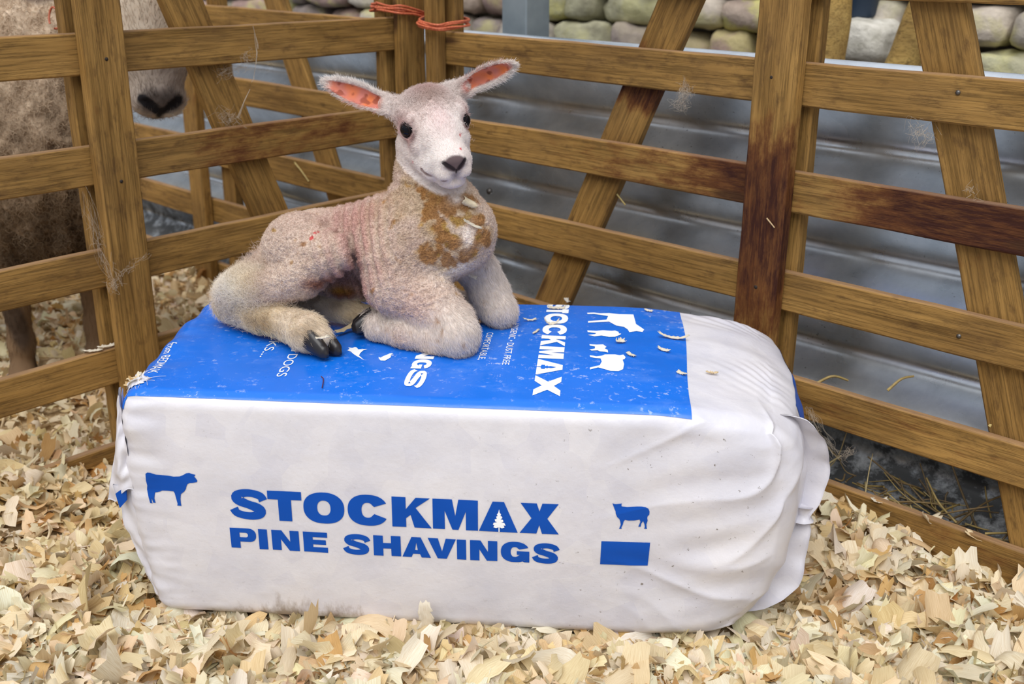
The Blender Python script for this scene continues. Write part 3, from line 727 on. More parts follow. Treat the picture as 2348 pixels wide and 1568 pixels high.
def build_front_print():
    def line(text, spans, z0, h):
        p = Print()
        for ch, (a, b) in zip(text, spans):
            out = glyph('A0' if ch == '^' else ch, (b - a) / h)
            v, f = fill2d(out, 0.12); p.add(np.stack([a + v[:, 0] * h, z0 + v[:, 1] * h], -1), f)
        return p
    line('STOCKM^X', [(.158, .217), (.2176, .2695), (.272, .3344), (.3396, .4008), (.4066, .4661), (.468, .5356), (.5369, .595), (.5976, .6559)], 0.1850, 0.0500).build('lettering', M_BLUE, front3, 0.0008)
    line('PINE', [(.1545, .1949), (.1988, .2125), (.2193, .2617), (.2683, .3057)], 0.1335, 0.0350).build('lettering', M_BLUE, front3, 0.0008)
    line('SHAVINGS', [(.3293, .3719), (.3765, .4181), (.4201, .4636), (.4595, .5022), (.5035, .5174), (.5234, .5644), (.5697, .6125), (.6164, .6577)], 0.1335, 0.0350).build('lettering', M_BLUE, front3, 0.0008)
    # pine tree standing inside the letter A
    tree = [(-.02, 0), (.02, 0), (.02, .22), (.10, .17), (.20, .22), (.16, .30), (.24, .30), (.19, .42), (.08, .42), (.16, .47), (.14, .55), (.05, .56), (.12, .63), (.09, .70), (.05, .70), (.07, .78), (.02, .85), (0, 1), (-.03, .85), (-.08, .76), (-.05, .70), (-.11, .67), (-.08, .58), (-.16, .55), (-.14, .46), (-.07, .43), (-.20, .40), (-.22, .30), (-.17, .29), (-.21, .20), (-.11, .17), (-.02, .21)]
    def tree_print(to3, fx, fy, off, name):
        v, f = fill2d([tree], 0.2); p = Print(); p.add(np.stack([fx(v), fy(v)], -1), f); p.build(name, M_WHITE_PR, to3, off)
    tree_print(front3, lambda v: 0.5672 + v[:, 0] * 0.041, lambda v: 0.1852 + v[:, 1] * 0.038, 0.0016, 'tree_emblem')
    def px_print(name, pts, x0, y0, k, off=0.0008, mat=M_BLUE):
        P = np.array([bpx(x0 + k * x, y0 + k * y, -0.006)[[0, 2]] for x, y in pts]); v, f = fill2d([[tuple(q) for q in P]], 0.008); p = Print(); p.add(v, f); p.build(name, mat, front3, off)
    px_print('cow_emblem', [(447, 148), (460, 139), (480, 140), (520, 152), (600, 157), (640, 163), (682, 160), (705, 150), (725, 137), (745, 134), (765, 142), (787, 147), (785, 155), (778, 158), (790, 172), (802, 190), (798, 200), (770, 205), (750, 206), (735, 215), (728, 232), (725, 250), (712, 270), (697, 282), (690, 290), (687, 320), (690, 355), (694, 372), (665, 370), (668, 358), (655, 310), (648, 285), (640, 271), (600, 268), (560, 268), (548, 275), (530, 280), (512, 283), (510, 300), (508, 325), (515, 350), (517, 355), (500, 355), (497, 345), (488, 320), (490, 350), (497, 358), (478, 358), (473, 335), (462, 295), (455, 265), (458, 235), (450, 200)], 200, 1040, .3189)
    px_print('sheep_emblem', [(1856, 238), (1870, 243), (1885, 245), (1900, 243), (1925, 240), (1920, 250), (1922, 262), (1960, 266), (2030, 262), (2060, 262), (2085, 266), (2103, 278), (2110, 300), (2108, 325), (2098, 335), (2095, 350), (2098, 372), (2090, 400), (2092, 425), (2095, 436), (2075, 435), (2080, 420), (2076, 395), (2068, 375), (2055, 395), (2052, 418), (2036, 419), (2040, 408), (2050, 380), (2045, 362), (2010, 368), (1970, 368), (1945, 362), (1935, 375), (1930, 400), (1920, 420), (1922, 432), (1903, 432), (1908, 420), (1915, 400), (1912, 375), (1905, 355), (1890, 340), (1880, 315), (1878, 295), (1872, 283), (1865, 262)], 850, 1080, .2981)
    px_print('blue_rectangle', [(1379, 1236), (1481, 1241), (1478, 1295), (1376, 1290)], 0, 0, 1)
    return tree_print
tree_print = build_front_print()

def tpx(x, y): q = bpz(x, y, 0.392); return q[0], q[1]
def build_top_print():
    def run(glyphs, s0, h, v_of):          # glyphs: (char, v_start, v_end) along -v; letter tops towards +s
        p = Print()
        for ch, a, b in glyphs:
            w = abs(a - b) / h; v, f = fill2d(glyph('A0' if ch == '^' else ch, w), 0.14)
            p.add(np.stack([s0 + v[:, 1] * h, a - v[:, 0] * h], -1), f)
        return p
    ys = [.462, .417, .371, .322, .274, .222, .162, .112, .064]
    vS = lambda py, px: tpx(px, py)[1]
    edges = [(1272, 690), (1268, 716), (1262, 748), (1258, 772), (1256, 797), (1255, 822), (1250, 858), (1250, 899)]
    spans = []; tops = [690, 692, 712, 741, 769, 795, 823, 858, 899]
    vv = [vS(py, 1258) for py in tops]
    G = [('S', vv[0] + .022, vv[1] - .022), ('T', vv[1] - .020, vv[2] + .004), ('O', vv[2], vv[3] + .004), ('C', vv[3], vv[4] + .004), ('K', vv[4], vv[5] + .003), ('M', vv[5], vv[6] + .003), ('^', vv[6], vv[7] + .003), ('X', vv[7], vv[8])]
    s0 = tpx(1224, 880)[0]; s1 = tpx(1286, 880)[0]
    run(G, s0, s1 - s0, None).build('lettering', M_WHITE_PR, top3, 0.0015)
    vmid = (vv[6] + vv[7]) / 2; hh = s1 - s0
    v, f = fill2d([[(-.02, 0), (.02, 0), (.03, .2), (.2, .24), (.2, .42), (.07, .44), (.14, .56), (.06, .6), (.1, .72), (0, 1), (-.1, .7), (-.06, .6), (-.14, .54), (-.07, .44), (-.2, .40), (-.2, .24), (-.03, .2)]], .2)
    p = Print(); p.add(np.stack([s0 + v[:, 1] * hh * .75, vmid - v[:, 0] * hh * .95], -1), f); p.build('tree_emblem', M_BLUE_TOP, top3, 0.0022)
    # PINE SHAVINGS: only the last letters come out from under the lamb
    a, b, c_ = vS(795, 965), vS(840, 945), vS(880, 942); s0 = tpx(922, 878)[0]; s1 = tpx(968, 878)[0]; h = s1 - s0
    run([('N', a, vS(818, 960) + .002), ('G', vS(818, 960), b + .003), ('S', b, c_)], s0, h, None).build('lettering', M_WHITE_PR, top3, 0.0015)
    def small(text, px0, px1, size, name='lettering'):      # text starts at px0 (far end), runs to px1 (near end)
        a, b = np.array(tpx(*px0)), np.array(tpx(*px1)); d = b - a; L = np.linalg.norm(d); d /= L; n = np.array([-d[1], d[0]])
        v, f = text2d(text, size, size * 0.5); x = (v[:, 0] - v[:, 0].min()) / (v[:, 0].max() - v[:, 0].min()) * L
        p = Print(); p.add(a + x[:, None] * d + (v[:, 1])[:, None] * n, f); p.build(name, M_WHITE_PR, top3, 0.0015)
    small('CKS...', (626, 752), (594, 806), 0.022)
    small('G DOGS', (672, 782), (632, 853), 0.022)
    small('COMFORTABLE,', (1117, 760), (1096, 822), 0.016)
    small('HYGIENIC \u2022 DUST FREE', (1176, 738), (1151, 834), 0.016)
    small('from BEDMAX', (404, 776), (345, 843), 0.021)
    def emblem(name, pts, k=.3827, x0=1050, y0=640, mat=M_WHITE_PR):
        P = [tpx(x0 + k * x, y0 + k * y) for x, y in pts]; v, f = fill2d([P], 0.012); p = Print(); p.add(v, f); p.build(name, mat, top3, 0.0015)
    emblem('bull_emblem', [(775, 184), (815, 182), (850, 186), (905, 184), (960, 190), (1035, 190), (1042, 225), (1048, 255), (1072, 275), (1088, 290), (1080, 305), (1050, 300), (1015, 308), (1005, 290), (985, 275), (945, 268), (905, 243), (880, 245), (780, 252), (780, 241), (850, 235), (890, 230), (900, 205), (850, 197), (815, 192), (777, 193)])
    emblem('calf_emblem', [(775, 303), (830, 305), (870, 300), (920, 303), (938, 300), (958, 308), (960, 318), (972, 318), (966, 326), (952, 333), (938, 340), (905, 342), (860, 334), (820, 340), (780, 332), (820, 326), (830, 320), (778, 314)])
    emblem('goat_emblem', [(788, 388), (830, 390), (870, 388), (890, 402), (880, 412), (897, 420), (900, 436), (880, 432), (850, 430), (838, 424), (800, 426), (788, 420), (820, 414), (822, 402), (790, 396)])
    emblem('sheep_emblem', [(790, 454), (830, 460), (862, 456), (880, 448), (940, 446), (965, 450), (985, 445), (998, 460), (992, 472), (982, 476), (990, 500), (985, 530), (960, 542), (915, 542), (875, 532), (840, 524), (792, 536), (790, 526), (820, 518), (850, 512), (862, 490), (855, 472), (820, 470), (792, 464)])
    emblem('hen_emblem', [(1555, 405), (1568, 395), (1560, 385), (1585, 390), (1600, 384), (1612, 388), (1620, 400), (1676, 400), (1650, 408), (1632, 425), (1625, 440), (1655, 468), (1612, 444), (1590, 428), (1575, 412)], .3833, 200, 640)
    emblem('bird_emblem', [(1742, 450), (1755, 455), (1770, 446), (1785, 440), (1810, 430), (1830, 428), (1815, 440), (1816, 452), (1800, 462), (1780, 473), (1755, 472), (1745, 462)], .3833, 200, 640)
build_top_print()

def build_bale_trim():
    U, V, W = BD
    # gathered seam fin on the right end
    n, m = 90, 9
    s = np.linspace(0, 1, n); w = W * (0.985 - 0.985 * s)
    vpos = 0.10 + 0.02 * np.sin(s * 5)
    base = bale_map(np.stack([np.full(n, U), vpos, np.clip(w, 0.002, W)], -1), -0.003)
    width = 0.020 + 0.016 * np.exp(-((s - 0.28) / 0.2) ** 2) + 0.030 * np.exp(-((s - 0.80) / 0.18) ** 2)
    width = width * (1 - 0.45 * np.exp(-((s - 0.53) / 0.04) ** 2)) * sstep(0, 0.06, s) * sstep(1.0, 0.94, s)
    P = np.zeros((n, m, 3))
    for j in range(m):
        f = j / (m - 1)
        P[:, j] = base + np.stack([width * f * 1.0, -0.020 * f * np.ones(n) + 0.003 * f * np.sin(s * 17 + f * 2) + 0.002 * f * np.sin(s * 47), 0.002 * f * np.sin(s * 43)], -1)
    Pb = P.copy(); Pb[:, :, 1] += 0.0015 + 0.004 * np.sin(s * 23)[:, None] ** 2
    v = np.vstack([P.reshape(-1, 3), Pb.reshape(-1, 3)]); f1 = grid_faces(n, m); f2 = f1[:, ::-1] + n * m
    rim = [(a * m + m - 1, a * m + m - 1 + n * m, (a + 1) * m + m - 1 + n * m, (a + 1) * m + m - 1) for a in range(n - 1)]
    mesh('end_seam', v, np.vstack([f1, f2, np.array(rim)]), M_PLASTIC, BALE, attrs={'mud': np.full(len(v), -0.3), 'speck': np.full(len(v), 0.3)})
    i = int(0.53 * n); c = P[i].mean(0); ax = np.array([0.0, 0.15, 1.0])
    tv, tf = tube(np.array([c + ax * k for k in (-0.012, -0.006, 0.0, 0.006, 0.012)]), np.array([0.016, 0.013, 0.010, 0.013, 0.015]), 12)
    # knot where the fin is tied
    mesh('seam_knot', tv + 0.0012 * noise(tv * 160, 3)[:, None], tf, M_PLASTIC, BALE, attrs={'mud': np.full(len(tv), -0.3), 'speck': np.zeros(len(tv))})
    # folded end flap at the left
    n, m = 70, 22
    top_w, bot_w = 0.372, 0.185
    S, T = np.meshgrid(np.linspace(0, 1, n), np.linspace(0, 1, m), indexing='ij')
    wv = top_w + (bot_w - top_w) * S
    inner_u = 0.004 + 0.006 * S - 0.006; outer_u = -0.012 - 0.048 * S ** 1.1
    uu = inner_u + (outer_u - inner_u) * T
    vv = -0.004 + 0.030 * T + 0.008 * np.sin(T * 5.5 + S * 3) * sstep(0, 0.2, T) + 0.005 * noise(np.stack([S * 9, T * 4, S * 0], -1), 71)
    ww = wv + 0.004 * np.sin(T * 7) - 0.035 * (1 - T) * S ** 2 * 0 + 0.004 * noise(np.stack([S * 5, T * 5, S * 0 + 2], -1), 72) - T * 0.012 * S
    ww = ww + (1 - T) * S * 0.035
    P = np.stack([uu, vv + 0.01, ww], -1).reshape(-1, 3); Pb = P + np.array([0.002, 0.004, 0.0])
    f1 = grid_faces(n, m); k = n * m
    edge = []
    for a in range(n - 1): edge += [(a * m + m - 1, (a + 1) * m + m - 1, (a + 1) * m + m - 1 + k, a * m + m - 1 + k)]
    for b in range(m - 1): edge += [((n - 1) * m + b, (n - 1) * m + b + k, (n - 1) * m + b + 1 + k, (n - 1) * m + b + 1)]
    mesh('end_flap', np.vstack([P, Pb]), np.vstack([f1[:, ::-1], f1 + k, np.array(edge)]), M_PLASTIC, BALE, attrs={'mud': np.full(2 * k, -0.3), 'speck': np.full(2 * k, 0.2)})
    # left end seam below the flap
    n, m = 50, 6; s = np.linspace(0, 1, n); base = bale_map(np.stack([np.zeros(n), np.full(n, 0.016), 0.215 - 0.213 * s], -1), -0.002)
    wd = 0.028 * (1 - s) ** 0.7 + 0.006
    P = np.stack([base + np.stack([-wd * j / (m - 1), 0.010 * j / (m - 1) + 0.002 * np.sin(s * 20 + j), 0 * s], -1) for j in range(m)], 1).reshape(-1, 3)
    Pb = P + np.array([0, 0.003, 0]); f1 = grid_faces(n, m); k = n * m
    edge = [(a * m + m - 1, (a + 1) * m + m - 1, (a + 1) * m + m - 1 + k, a * m + m - 1 + k) for a in range(n - 1)]
    mesh('end_seam', np.vstack([P, Pb]), np.vstack([f1[:, ::-1], f1 + k, np.array(edge)]), M_PLASTIC, BALE, attrs={'mud': np.full(2 * k, -0.3), 'speck': np.full(2 * k, 0.1)})
    # blue patch on the end, showing under the flap
    pts = np.array([bpx(x, y, 0.004)[[0, 2]] for x, y in ((262, 1135), (286, 1118), (288, 1150), (272, 1168))])
    v = np.array([(p[0], 0.004, p[1]) for p in pts] + [(p[0], 0.007, p[1]) for p in pts])
    mesh('blue_corner', v + np.array([0, 0.004, 0]), [(0, 1, 2, 3), (7, 6, 5, 4), (0, 4, 5, 1), (1, 5, 6, 2), (2, 6, 7, 3), (3, 7, 4, 0)], M_BLUE, BALE, smooth=False)
    # torn hole at the near left top corner: frayed collar and the shavings showing through it
    rng = np.random.default_rng(4)
    c0 = np.array([0.008, 0.048]); ring = 40; th = np.linspace(0, 2 * np.pi, ring, endpoint=False)
    rows = []
    for j, (rr, hh) in enumerate(((1.60, 0.0004), (1.2, 0.003), (0.95, 0.006), (0.80, 0.001))):
        jit = rng.normal(0, 0.13, ring) * (1 if j in (0, 2) else 0.5)
        r_ = 0.0145 * rr * (1 + jit); q = np.stack([c0[0] + r_ * np.cos(th), c0[1] + 0.75 * r_ * np.sin(th)], -1)
        rows.append(bale_map(top3(q), hh + 0.0016) + np.array([0, 0, 1.0]) * (0.002 * np.abs(rng.normal(0, 1, ring)) * (j == 2))[:, None])
    P = np.stack(rows, 0).reshape(-1, 3)
    mesh('torn_edge', P, grid_faces(4, ring, wrap_v=True), M_PLASTIC, BALE, attrs={'mud': np.full(len(P), -0.1), 'speck': np.full(len(P), 0.4)})
    k = 16; a = rng.uniform(0, 6.28, k); r_ = 0.013 * np.sqrt(rng.random(k)); q = bale_map(top3(np.stack([c0[0] + r_ * np.cos(a), c0[1] + 0.75 * r_ * np.sin(a)], -1)), 0.0015)
    v, f, uv = flake_geometry(q[:, 0], q[:, 1], q[:, 2], np.full(k, 0.02), np.full(k, 0.010), rng.uniform(0, 6, k), rng.normal(0, .3, k), rng.normal(0, .3, k), rng.normal(0, .8, k), rng.normal(0, .3, k), rng)
    o = mesh('exposed_shavings', v, f, M_SHAV, BALE, cols={'tint': np.repeat(CREAMS[rng.choice(5, k)], 30, 0)}, uv=uv); o['kind'] = 'stuff'
    # loose threads of plastic around the hole
    V, F = [], []; base = 0
    for _ in range(26):
        a = rng.uniform(0, 6.28); r0 = 0.017; L = rng.uniform(0.008, 0.03); p0 = np.array([c0[0] + r0 * np.cos(a), c0[1] + .75 * r0 * np.sin(a)])
        p2 = p0 + L * np.array([np.cos(a + rng.normal(0, .6)), np.sin(a + rng.normal(0, .6))]); pm = (p0 + p2) / 2 + rng.normal(0, .004, 2)
        pl = bale_map(top3(spline([p0, pm, p2], 7)), 0.002) + np.array([0, 0, 1]) * (0.003 * np.sin(np.linspace(0, 3.1, 7)) * rng.random())[:, None]
        v, f = tube(pl, 0.00035, 4, cap=False); V.append(v); F.append(f + base); base += len(v)
    o = mesh('frayed_threads', np.vstack(V), np.vstack(F), M_PLASTIC, BALE, attrs={'mud': np.full(base, -0.3), 'speck': np.zeros(base)}); o['kind'] = 'stuff'
def build_end_mark():
    U, V, W = BD; a, b = np.meshgrid(np.linspace(.17, .42, 40), np.linspace(.300, .345, 8), indexing='ij')
    P0 = np.stack([np.full(a.size, U), a.ravel(), b.ravel()], -1)
    mesh('blue_end_mark', bale_map(P0, .0008), grid_faces(40, 8), M_BLUE, BALE)
build_bale_trim()
build_end_mark()

# ------------------------------------------------------------------ implicit bodies: smooth unions of tapered limbs, meshed with surface nets
class Body:
    def __init__(s, lo, hi, h):
        s.lo = np.array(lo, float); s.h = h; s.n = np.ceil((np.array(hi) - lo) / h).astype(int) + 1
        s.D = np.full(s.n, 0.05, np.float32)
        s.ax = [s.lo[i] + h * np.arange(s.n[i]) for i in range(3)]
    def sub(s, pts, m):
        pts = np.atleast_2d(pts); a = np.floor((pts.min(0) - m - s.lo) / s.h).astype(int).clip(0); b = np.minimum(np.ceil((pts.max(0) + m - s.lo) / s.h).astype(int) + 1, s.n)
        if (b <= a).any(): return None, None
        sl = tuple(slice(x, y) for x, y in zip(a, b))
        X = np.stack(np.meshgrid(*[s.ax[i][sl[i]] for i in range(3)], indexing='ij'), -1).astype(np.float32)
        return sl, X
    def put(s, sl, d, k, op):
        D = s.D[sl]
        if op == 'add':
            h = np.clip(0.5 + 0.5 * (D - d) / k, 0, 1); s.D[sl] = D * (1 - h) + d * h - k * h * (1 - h)
        else:
            h = np.clip(0.5 - 0.5 * (D + d) / k, 0, 1); s.D[sl] = D * (1 - h) - d * h + k * h * (1 - h)
    def cone(s, a, ra, b, rb, k=0.012, op='add'):
        a, b = np.asarray(a, np.float32), np.asarray(b, np.float32)
        sl, X = s.sub([a, b], max(ra, rb) + k * 1.2 + s.h * 3)
        if sl is None: return
        ba = b - a; t = np.clip(((X - a) @ ba) / max(ba @ ba, 1e-9), 0, 1); t2 = t
        d = np.linalg.norm(X - a - t[..., None] * ba, axis=-1) - (ra + (rb - ra) * t2)
        s.put(sl, d.astype(np.float32), k, op)
    def chain(s, P, R, k=0.012, op='add'):
        for i in range(len(P) - 1): s.cone(P[i], R[i], P[i + 1], R[i + 1], k, op)
    def ell(s, c, r, k=0.012, op='add', M=None):
        c = np.asarray(c, np.float32); r = np.asarray(r, np.float32)
        sl, X = s.sub([c], r.max() + k * 1.2 + s.h * 3)
        if sl is None: return
        q = X - c
        if M is not None: q = q @ np.asarray(M, np.float32)     # columns of M = local axes
        k0 = np.linalg.norm(q / r, axis=-1); k1 = np.linalg.norm(q / r ** 2, axis=-1)
        s.put(sl, (k0 * (k0 - 1) / np.maximum(k1, 1e-6)).astype(np.float32), k, op)
    def field(s, pts, m, fn, k=0.008, op='add'):
        sl, X = s.sub(pts, m)
        s.put(sl, fn(X).astype(np.float32), k, op)
    def mesh(s):
        D = s.D; S = D < 0
        c = np.zeros(np.array(D.shape) - 1, np.int8)
        for dx in (0, 1):
            for dy in (0, 1):
                for dz in (0, 1): c += S[dx:D.shape[0] - 1 + dx, dy:D.shape[1] - 1 + dy, dz:D.shape[2] - 1 + dz]
        act = (c > 0) & (c < 8); idx = np.argwhere(act); ids = np.full(act.shape, -1, np.int32); ids[act] = np.arange(len(idx))
        cor = np.array([(x, y, z) for x in (0, 1) for y in (0, 1) for z in (0, 1)])
        val = np.stack([D[tuple((idx + o).T)] for o in cor], 1).astype(np.float64)
        acc = np.zeros((len(idx), 3)); cnt = np.zeros(len(idx))
        for i in range(8):
            for j in range(i + 1, 8):
                if np.abs(cor[i] - cor[j]).sum() != 1: continue
                a, b = val[:, i], val[:, j]; cr = (a < 0) != (b < 0); t = np.where(cr, a / np.where(cr, a - b, 1), 0)
                acc += np.where(cr[:, None], cor[i] + t[:, None] * (cor[j] - cor[i]), 0); cnt += cr
        V = s.lo + s.h * (idx + acc / cnt[:, None])
        F = []
        for ax in range(3):
            o1, o2 = (ax + 1) % 3, (ax + 2) % 3
            A = [slice(1, -1)] * 3; A[ax] = slice(0, -1); B = list(A); B[ax] = slice(1, None)
            sa = S[tuple(A)]; sb = S[tuple(B)]; e = np.argwhere(sa != sb); flip = sa[tuple(e.T)]
            e = e + 1; e[:, ax] -= 1
            d1 = np.zeros(3, int); d1[o1] = 1; d2 = np.zeros(3, int); d2[o2] = 1
            q = np.stack([ids[tuple((e - d1 - d2).T)], ids[tuple((e - d2).T)], ids[tuple(e.T)], ids[tuple((e - d1).T)]], 1)
            q[~flip] = q[~flip][:, ::-1]; F.append(q)
        F = np.vstack(F); return V, F[(F >= 0).all(1)]
def vnormals(V, F):
    n = np.cross(V[F[:, 2]] - V[F[:, 0]], V[F[:, 3]] - V[F[:, 1]]); N = np.zeros_like(V)
    for k in range(4): N += np.stack([np.bincount(F[:, k], n[:, j], len(V)) for j in range(3)], -1)
    return N / (np.linalg.norm(N, axis=1, keepdims=True) + 1e-12)
def biggest(V, F):
    """keep the connected body only"""
    lab = np.arange(len(V))
    for _ in range(400):
        m = lab[F].min(1); new = lab.copy()
        for k in range(4): np.minimum.at(new, F[:, k], m)
        new = new[new]
        if (new == lab).all(): break
        lab = new
    u, c = np.unique(lab, return_counts=True); keep = lab == u[c.argmax()]
    mp = np.cumsum(keep) - 1; F = F[keep[F].all(1)]
    return V[keep], mp[F]
def relax(V, F, it=2, w=0.5):
    for _ in range(it):
        A = np.zeros_like(V); C = np.zeros(len(V))
        for k in range(4):
            a, b = F[:, k], F[:, (k + 1) % 4]
            for j in range(3): A[:, j] += np.bincount(a, V[b, j], len(V)) + np.bincount(b, V[a, j], len(V))
            C += np.bincount(a, minlength=len(V)) + np.bincount(b, minlength=len(V))
        V = V * (1 - w) + w * A / C[:, None]
    return V
def sample(V, F, n, rng, weight=None):
    a = np.linalg.norm(np.cross(V[F[:, 2]] - V[F[:, 0]], V[F[:, 3]] - V[F[:, 1]]), axis=1)
    if weight is not None: a = a * weight[F].mean(1)
    fi = rng.choice(len(F), n, p=a / a.sum()); u, v = rng.random(n), rng.random(n)
    W = np.stack([(1 - u) * (1 - v), u * (1 - v), u * v, (1 - u) * v], 1); return F[fi], W
def lerp(A, q, W): return (A[q] * (W[..., None] if A.ndim > 1 else W)).sum(1)
def hair(name, P, rad, col, mat, parent):
    """P: strands x points x 3"""
    n, m, _ = P.shape; hc = bpy.data.hair_curves.new(name); hc.add_curves([m] * n)
    hc.points.foreach_set('position', np.ascontiguousarray(P, np.float32).ravel())
    R = (rad[:, None] * np.linspace(1, 0.25, m)[None]).astype(np.float32); hc.points.foreach_set('radius', R.ravel())
    at = hc.attributes.new('tint', 'FLOAT_COLOR', 'POINT'); c4 = np.ones((n, m, 4), np.float32); c4[..., :3] = col[:, None]; at.data.foreach_set('color', c4.ravel())
    hc.materials.append(mat); return link(name, hc, parent)
def strands(root, nrm, flow, length, rng, m=5, lift=0.6, curl=0.0, curl_f=2.0, droop=0.0, jit=0.25):
    n = len(root); d = nrm * lift + flow + rng.normal(0, jit, (n, 3)); d /= np.linalg.norm(d, axis=1, keepdims=True) + 1e-9
    a = np.cross(d, rng.normal(0, 1, (n, 3))); a /= np.linalg.norm(a, axis=1, keepdims=True) + 1e-9; b = np.cross(d, a)
    t = np.linspace(0, 1, m)[None, :, None]; L = length[:, None, None]
    P = root[:, None] + d[:, None] * L * t
    bend = flow - nrm * 0.15; P = P + bend[:, None] * L * 0.45 * t ** 2
    if curl:
        ph = rng.uniform(0, 6.283, (n, 1, 1)) + t * 6.283 * curl_f
        P = P + L * curl * (np.cos(ph) * a[:, None] + np.sin(ph) * b[:, None]) * t ** 0.7
    P[..., 2] -= (droop * L[..., 0] * t[..., 0] ** 2)
    return P

def mat_fur(name, rough=0.75, spec=0.15):
    t = NT(name); c = t.attr('tint', 'Color'); return t.set(Base_Color=c, Roughness=rough, Specular_IOR_Level=spec)
def mat_hide(name, scale, strength):
    t = NT(name); o = t.obj((1, 1, 1), False); c = t.attr('tint', 'Color')
    vo = t.new('ShaderNodeTexVoronoi'); vo.inputs['Scale'].default_value = scale; t.to(o, vo.inputs['Vector'])
    n = t.noise(o, scale * 0.7, 4, 0.7)
    wl_ = t.attr('wool')
    shade = t.ramp(t.math('ADD', t.math('MULTIPLY', n, 0.6), t.math('MULTIPLY', vo.outputs['Distance'], 0.5)), [(0.25, (0.70, 0.64, 0.58)), (0.6, (1.06, 1.06, 1.06))])
    c = t.mix(wl_, c, t.mix(1.0, c, shade, 'MULTIPLY'))
    t.bump(t.math('MULTIPLY', t.math('ADD', vo.outputs['Distance'], n), wl_), strength, 0.003)
    return t.set(Base_Color=c, Roughness=0.8, Specular_IOR_Level=0.15, Subsurface_Weight=0.12, Subsurface_Radius=(0.006, 0.003, 0.002), Subsurface_Scale=1.0)
M_HIDE = mat_hide('lamb_coat', 300, 0.7); M_FUR = mat_fur('lamb_hair')
M_HORN = NT('hoof_horn').set(Base_Color=(0.018, 0.015, 0.015), Roughness=0.32)
M_HORN2 = NT('hoof_sole').set(Base_Color=(0.16, 0.12, 0.075), Roughness=0.5)
M_EYE = NT('dark_eye').set(Base_Color=(0.004, 0.004, 0.006), Roughness=0.06, Specular_IOR_Level=0.22)
M_LID = NT('eye_rim').set(Base_Color=(0.020, 0.013, 0.013), Roughness=0.8, Specular_IOR_Level=0.1)

# ------------------------------------------------------------------ the lamb (built in the bale's frame)
ZT = 0.389                                             # top of the bale where it lies
def gz(x, y, r): return bpz(x, y, ZT + r)              # a limb of radius r resting on the bale
HS = 1.04
_w = np.array([-0.1684, -0.2081, 3.4563]); _a = np.linalg.norm(_w); _k = _w / _a
_K = np.array([[0, -_k[2], _k[1]], [_k[2], 0, -_k[0]], [-_k[1], _k[0], 0]]); HRW = np.eye(3) + math.sin(_a) * _K + (1 - math.cos(_a)) * _K @ _K
B3 = np.stack([BU, BV, (0, 0, 1)], 0)
HR_ = B3 @ HRW                                         # head axes (right, forward, up) in the bale frame
HC = w2b(np.array([-0.1246, 1.7141, 0.7360]))
def hd(x, y, z): return HC + HS * (HR_ @ np.array([x, y, z], float))

